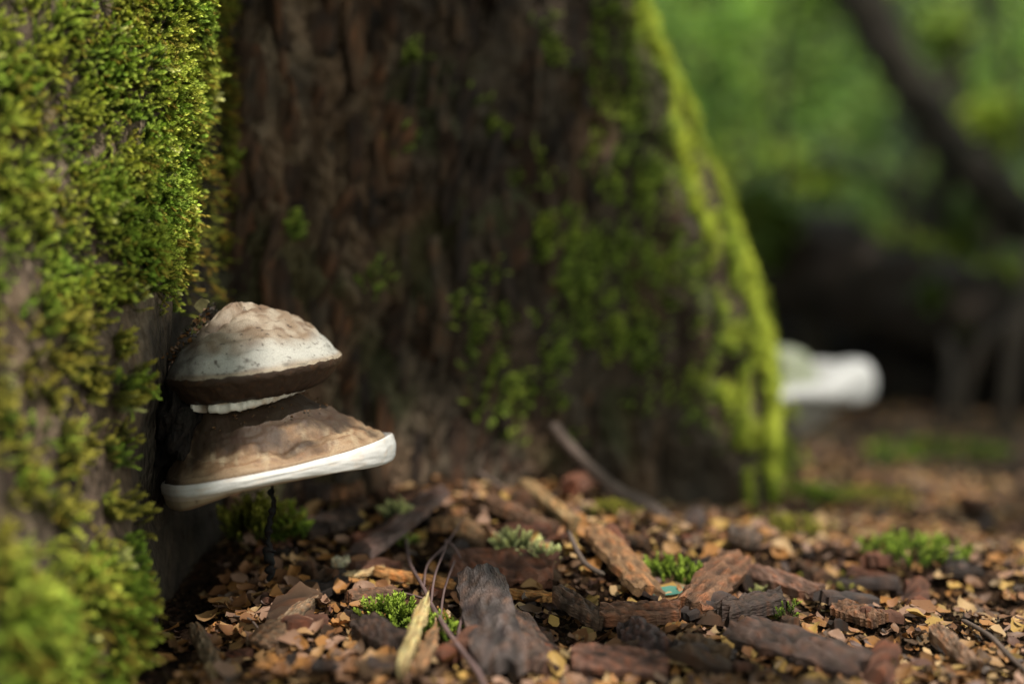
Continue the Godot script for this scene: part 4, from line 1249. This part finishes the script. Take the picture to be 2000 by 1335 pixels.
# ---------------------------------------------------------------- twigs, stalk, moss tufts
func build_twigs_and_moss() -> void:
	var on := func(px: float, py: float, up: float) -> Vector3: return G(px, py) + Vector3.UP * up
	# stick leaning on the wall
	var st := [P(1078, 826, 1.275), P(1112, 870, 1.272), P(1160, 920, 1.27), P(1212, 964, 1.265), P(1262, 986, 1.26), P(1300, 1012, 1.255), P(1345, 1050, 1.24)]
	tag(obj("stick", tube(st, [0.0045, 0.0052, 0.0055, 0.006, 0.0072, 0.006, 0.005], 9, 6, 0.14, Color(0.135, 0.10, 0.085)), mats.twig), "thin grey stick leaning against the dark bark wall", "stick")
	# black stalk under the lower bracket
	var bs := []
	var br := []
	for i in 26:
		var t := i / 25.0
		bs.append(P(530.0 + 5.0 * sin(t * 9.0) + rng.randf_range(-3.0, 3.0) - 6.0 * t, lerpf(945.0, 1135.0, t), 0.988 - 0.004 * t))
		br.append(rng.randf_range(0.0009, 0.0017) + (0.0014 if i % 5 == 2 else 0.0) + 0.0014 * exp(-pow((t - 0.74) / 0.07, 2.0)))
	tag(obj("black_stalk", tube(bs, br, 9, 4, 0.9, Color(0.014, 0.012, 0.012)), mats.twig), "knobbly black stalk hanging under the lower bracket to the ground", "stalk")
	# forked twig
	var tw := base("forked_twig")
	tag(tw, "thin reddish grey forked twig lying over the litter in the lower middle", "twig")
	var main_ := [on.call(793, 1085, 0.014), on.call(800, 1140, 0.016), on.call(826, 1195, 0.018), on.call(838, 1230, 0.02), on.call(862, 1262, 0.016), on.call(890, 1292, 0.012), on.call(930, 1340, 0.010), on.call(950, 1365, 0.006)]
	var twc := Color(0.15, 0.10, 0.095)
	obj("stem", tube(main_, [0.0012, 0.0013, 0.0014, 0.0015, 0.0016, 0.0017, 0.0018, 0.0018], 6, 6, 0.12, twc), mats.twig, tw)
	for b in [[[828, 1195, 0.018], [836, 1160, 0.022], [872, 1130, 0.026], [905, 1088, 0.03]], [[842, 1235, 0.02], [850, 1195, 0.026], [868, 1155, 0.03], [872, 1138, 0.032]], [[860, 1260, 0.016], [868, 1215, 0.022], [888, 1170, 0.028]], [[892, 1292, 0.012], [905, 1255, 0.02], [928, 1220, 0.026]], [[838, 1230, 0.02], [800, 1200, 0.014], [770, 1178, 0.008]], [[868, 1140, 0.032], [885, 1146, 0.03], [900, 1160, 0.026]]]:
		var pts := []
		for p in b: pts.append(on.call(p[0], p[1], p[2]))
		obj("branchlet", tube(pts, [0.0010, 0.0009, 0.0008, 0.0006], 5, 6, 0.12, twc), mats.twig, tw)
	for t in [["thin grey twig at the bottom right corner", [[1880, 1240, 0.01], [1930, 1275, 0.012], [1970, 1310, 0.010], [2020, 1350, 0.008]], 0.0017], ["fine dead twig crossing the shaded leaves at the bottom left", [[455, 1220, 0.006], [490, 1240, 0.010], [520, 1270, 0.006]], 0.0008], ["dark twig lying at the foot of the bark wall", [[880, 905, 0.0], [925, 935, 0.008], [965, 965, 0.01], [1010, 985, 0.006]], 0.0022], ["short twig end poking from the litter below the turquoise leaf", [[1180, 1165, 0.016], [1140, 1150, 0.02], [1110, 1105, 0.026]], 0.002]]:
		var pts := []
		var rad := []
		for p in t[1]:
			pts.append(on.call(p[0], p[1], p[2]))
			rad.append(t[2])
		tag(obj("twig", tube(pts, rad, 6, 6, 0.14, Color(0.12, 0.09, 0.075)), mats.twig), t[0], "twig")
	# moss and lichen tufts
	var fresh := Color(0.66, 0.76, 0.6)
	var olive := Color(0.95, 0.75, 0.8)
	var pale := Color(1.7, 1.45, 4.0)
	for m in [
		["moss_tuft", "tall olive moss tuft directly behind the black stalk", 505, 1105, 0.020, 0.014, 0.022, 90, Color(0.6, 0.52, 0.5), 0.02],
		["moss_tuft", "fresh green moss tuft to the right of the black stalk", 560, 1095, 0.012, 0.010, 0.018, 60, Color(0.65, 0.75, 0.55), 0.015],
		["moss_tuft", "feathery green moss tuft in the middle of the bottom litter", 765, 1232, 0.019, 0.012, 0.016, 110, fresh, 0.0],
		["moss_tuft", "sparse green moss sprigs between the forked twig and the grey slab", 855, 1252, 0.016, 0.010, 0.012, 50, fresh, 0.0],
		["lichen_tuft", "pale grey green lichen tuft on top of the purple bark slab", 775, 1050, 0.008, 0.007, 0.012, 50, pale, 0.012],
		["lichen_tuft", "small pale lichen tuft at the lower side of the purple bark slab", 795, 1078, 0.008, 0.006, 0.009, 30, Color(1.2, 1.25, 1.6), 0.004],
		["lichen_tuft", "pale mint lichen sprigs behind the red bark slab", 1010, 1105, 0.011, 0.008, 0.016, 46, pale, 0.004],
		["lichen_tuft", "pale mint lichen sprigs at the right end of the red bark slab", 1055, 1125, 0.011, 0.008, 0.014, 46, pale, 0.004],
		["moss_tuft", "soft green moss cushion behind the turquoise leaf", 1310, 1145, 0.020, 0.014, 0.014, 90, fresh, 0.0],
		["moss_tuft", "dull green moss tuft on the ground between the stick and the wall", 1190, 1010, 0.022, 0.014, 0.010, 60, olive, 0.0],
		["moss_tuft", "green moss patch on the far right ground", 1785, 1095, 0.040, 0.04, 0.014, 150, fresh, 0.0],
		["moss_tuft", "green moss patch at the foot of the right buttress", 1565, 985, 0.05, 0.05, 0.015, 170, fresh, 0.0],
		["moss_tuft", "dim moss patch in front of the right buttress", 1545, 1045, 0.035, 0.03, 0.012, 110, olive, 0.0],
		["moss_tuft", "dim moss patch right of the buttress foot", 1700, 985, 0.05, 0.05, 0.012, 130, olive, 0.0],
		["moss_tuft", "small green sprout on the dark branch piece at the right", 1535, 1222, 0.006, 0.005, 0.010, 14, fresh, 0.004],
		["moss_tuft", "small moss patch on the litter right of the long pinkish chip", 1640, 1150, 0.03, 0.02, 0.010, 60, olive, 0.0],
		["moss_tuft", "moss growing on the dark ground before the hollow", 1830, 900, 0.10, 0.08, 0.02, 160, Color(0.7, 0.85, 0.6), 0.0],
	]:
		var o := obj(m[0], clump(shoots, m[7], m[4], m[5], m[6], m[8]), mats.moss)
		o.position = G(m[2], m[3]) + Vector3.UP * float(m[9])
		tag(o, m[1], "lichen" if m[0] == "lichen_tuft" else "moss", "moss and lichen tufts on the ground")
	var wf := obj("lichen_flake", clump(shoots, 40, 0.007, 0.006, 0.006, Color(2.0, 1.7, 4.5)), mats.moss)
	wf.position = G(1490, 1185) + Vector3.UP * 0.008
	tag(wf, "small whitish lichen flake on the long pinkish chip", "lichen")
	var tq := obj("fallen_leaf", leaf_mesh(0.042, 0.011, 0.2, 0.2, 0.1), solid("turquoise leaf", Color(0.10, 0.30, 0.23)))
	tq.transform = Transform3D(Basis.from_euler(Vector3(0.35, 0.05, 0.05)), G(1312, 1178) + Vector3.UP * 0.008)
	tag(tq, "narrow turquoise green leaf among the brown litter", "leaf")

# ---------------------------------------------------------------- leaves
func build_leaves() -> void:
	var colors := [["tan", Color(0.50, 0.28, 0.115)], ["orange brown", Color(0.48, 0.22, 0.065)], ["rust brown", Color(0.30, 0.135, 0.055)], ["dark brown", Color(0.14, 0.078, 0.042)], ["pale buff", Color(0.64, 0.42, 0.205)], ["pinkish brown", Color(0.40, 0.23, 0.15)], ["yellow ochre", Color(0.58, 0.36, 0.10)]]
	var forms := [["flat", 0.1, 0.05, 0.05], ["curled", 1.3, 0.25, 0.3], ["folded", 0.4, 0.75, 0.1], ["cupped", 0.9, 0.5, 0.2]]
	var shapes := []
	for f in forms:
		for v in 2: shapes.append(leaf_mesh(1.0, 0.66 + 0.16 * v, f[1], f[2], f[3] * (1 - 2 * v), 0.4 + 0.15 * v))
	var count := 0
	var tries := 0
	while count < 285 and tries < 6000:
		tries += 1
		var px := rng.randf_range(400, 1990)
		var py := rng.randf_range(960, 1334)
		if rng.randf() < 0.35:
			px = rng.randf_range(410, 760); py = rng.randf_range(1120, 1334)
		if px < 480 and py < 1150: continue
		var p := G(px, py)
		if -p.z > 1.42 or inside_tree(p): continue
		var c := rng.randi() % 7
		if px < 760 and py > 1110: c = [0, 2, 3, 5, 5, 1, 2][rng.randi() % 7]
		var s := rng.randi() % 8
		var o := obj("fallen_leaf", shapes[s], solid(colors[c][0] + " leaf", colors[c][1]))
		var l := rng.randf_range(0.011, 0.0185)
		o.transform = Transform3D(Basis.from_euler(Vector3(rng.randf_range(-0.15, 0.75), 0, rng.randf_range(-0.4, 0.4))) * Basis(Vector3.UP, rng.randf() * TAU) * l, p + Vector3.UP * rng.randf_range(0.004, 0.009))
		tag(o, "small %s %s leaf lying %s" % [forms[s / 2][0], colors[c][0], zone(px, py)], "leaf", "small fallen leaves in the litter")
		count += 1
	# everything smaller or farther: the mass of the litter
	var xf := []
	var cl := PackedColorArray()
	for i in 38000:
		var d := 0.58 + 3.0 * pow(rng.randf(), 1.4)
		var x := rng.randf_range(-0.50, 0.62) * d
		if x < -0.30 and d > 1.0: continue
		var p := Vector3(x, 0, -d)
		p.y = gh(x, -d)
		if inside_tree(p): continue
		if x < -0.2 and d < 1.12 and n2.get_noise_2d(x * 60.0, d * 60.0) < 0.15: continue
		if d > 1.5 and n1.get_noise_2d(x * 4.0, d * 4.0) < -0.35: continue
		p.y += rng.randf_range(0.0, 0.006)
		var l := rng.randf_range(0.006, 0.0165)
		xf.append(Transform3D(Basis.from_euler(Vector3(rng.randf_range(-0.3, 0.7), 0, rng.randf_range(-0.5, 0.5))) * Basis(Vector3.UP, rng.randf() * TAU) * l, p))
		var k: Color = colors[[0, 1, 2, 2, 1, 3, 1, 5, 6, 4][rng.randi() % 10]][1]
		if rng.randf() < 0.10: k = Color(0.13, 0.062, 0.042)
		var t := rng.randf_range(0.4, 1.4)
		cl.append(Color(k.r * t, k.g * t, k.b * t))
	var cut := int(xf.size() * 0.45)
	tag(many("leaf_fragments", leaf_mesh(1.0, 0.36, 0.5, 0.4, 0.5, 0.2), mats.litter, xf.slice(0, cut), cl.slice(0, cut)), "narrow broken brown leaf fragments mixed into the litter", "leaf fragments")
	xf = xf.slice(cut)
	cl = cl.slice(cut)
	tag(many("leaf_litter", leaf_mesh(1.0, 0.62, 0.45, 0.25, 0.25), mats.litter, xf, cl), "mass of small brown leaf fragments covering the ground", "leaf litter")
	xf = []
	cl = PackedColorArray()
	for i in 22000:
		var d := rng.randf_range(0.74, 1.35)
		var x := rng.randf_range(-0.36, 0.36) * d
		var p := Vector3(x, gh(x, -d) + rng.randf_range(0.0, 0.003), -d)
		if inside_tree(p): continue
		xf.append(Transform3D(Basis.from_euler(Vector3(rng.randf() * TAU, rng.randf() * TAU, 0)) * rng.randf_range(0.001, 0.0042), p))
		var t := rng.randf_range(0.3, 1.2)
		var k: Color = [Color(0.10, 0.055, 0.03), Color(0.16, 0.075, 0.035), Color(0.05, 0.035, 0.028), Color(0.30, 0.19, 0.10)][rng.randi() % 4]
		cl.append(Color(k.r * t, k.g * t, k.b * t))
	tag(many("soil_crumbs", slab(1.0, 0.6, 0.4, Color.WHITE, 9.0, 0.4, 0.4, 4, 3), mats.soil, xf, cl), "fine brown crumbs of soil and bark between the leaves", "crumbs")
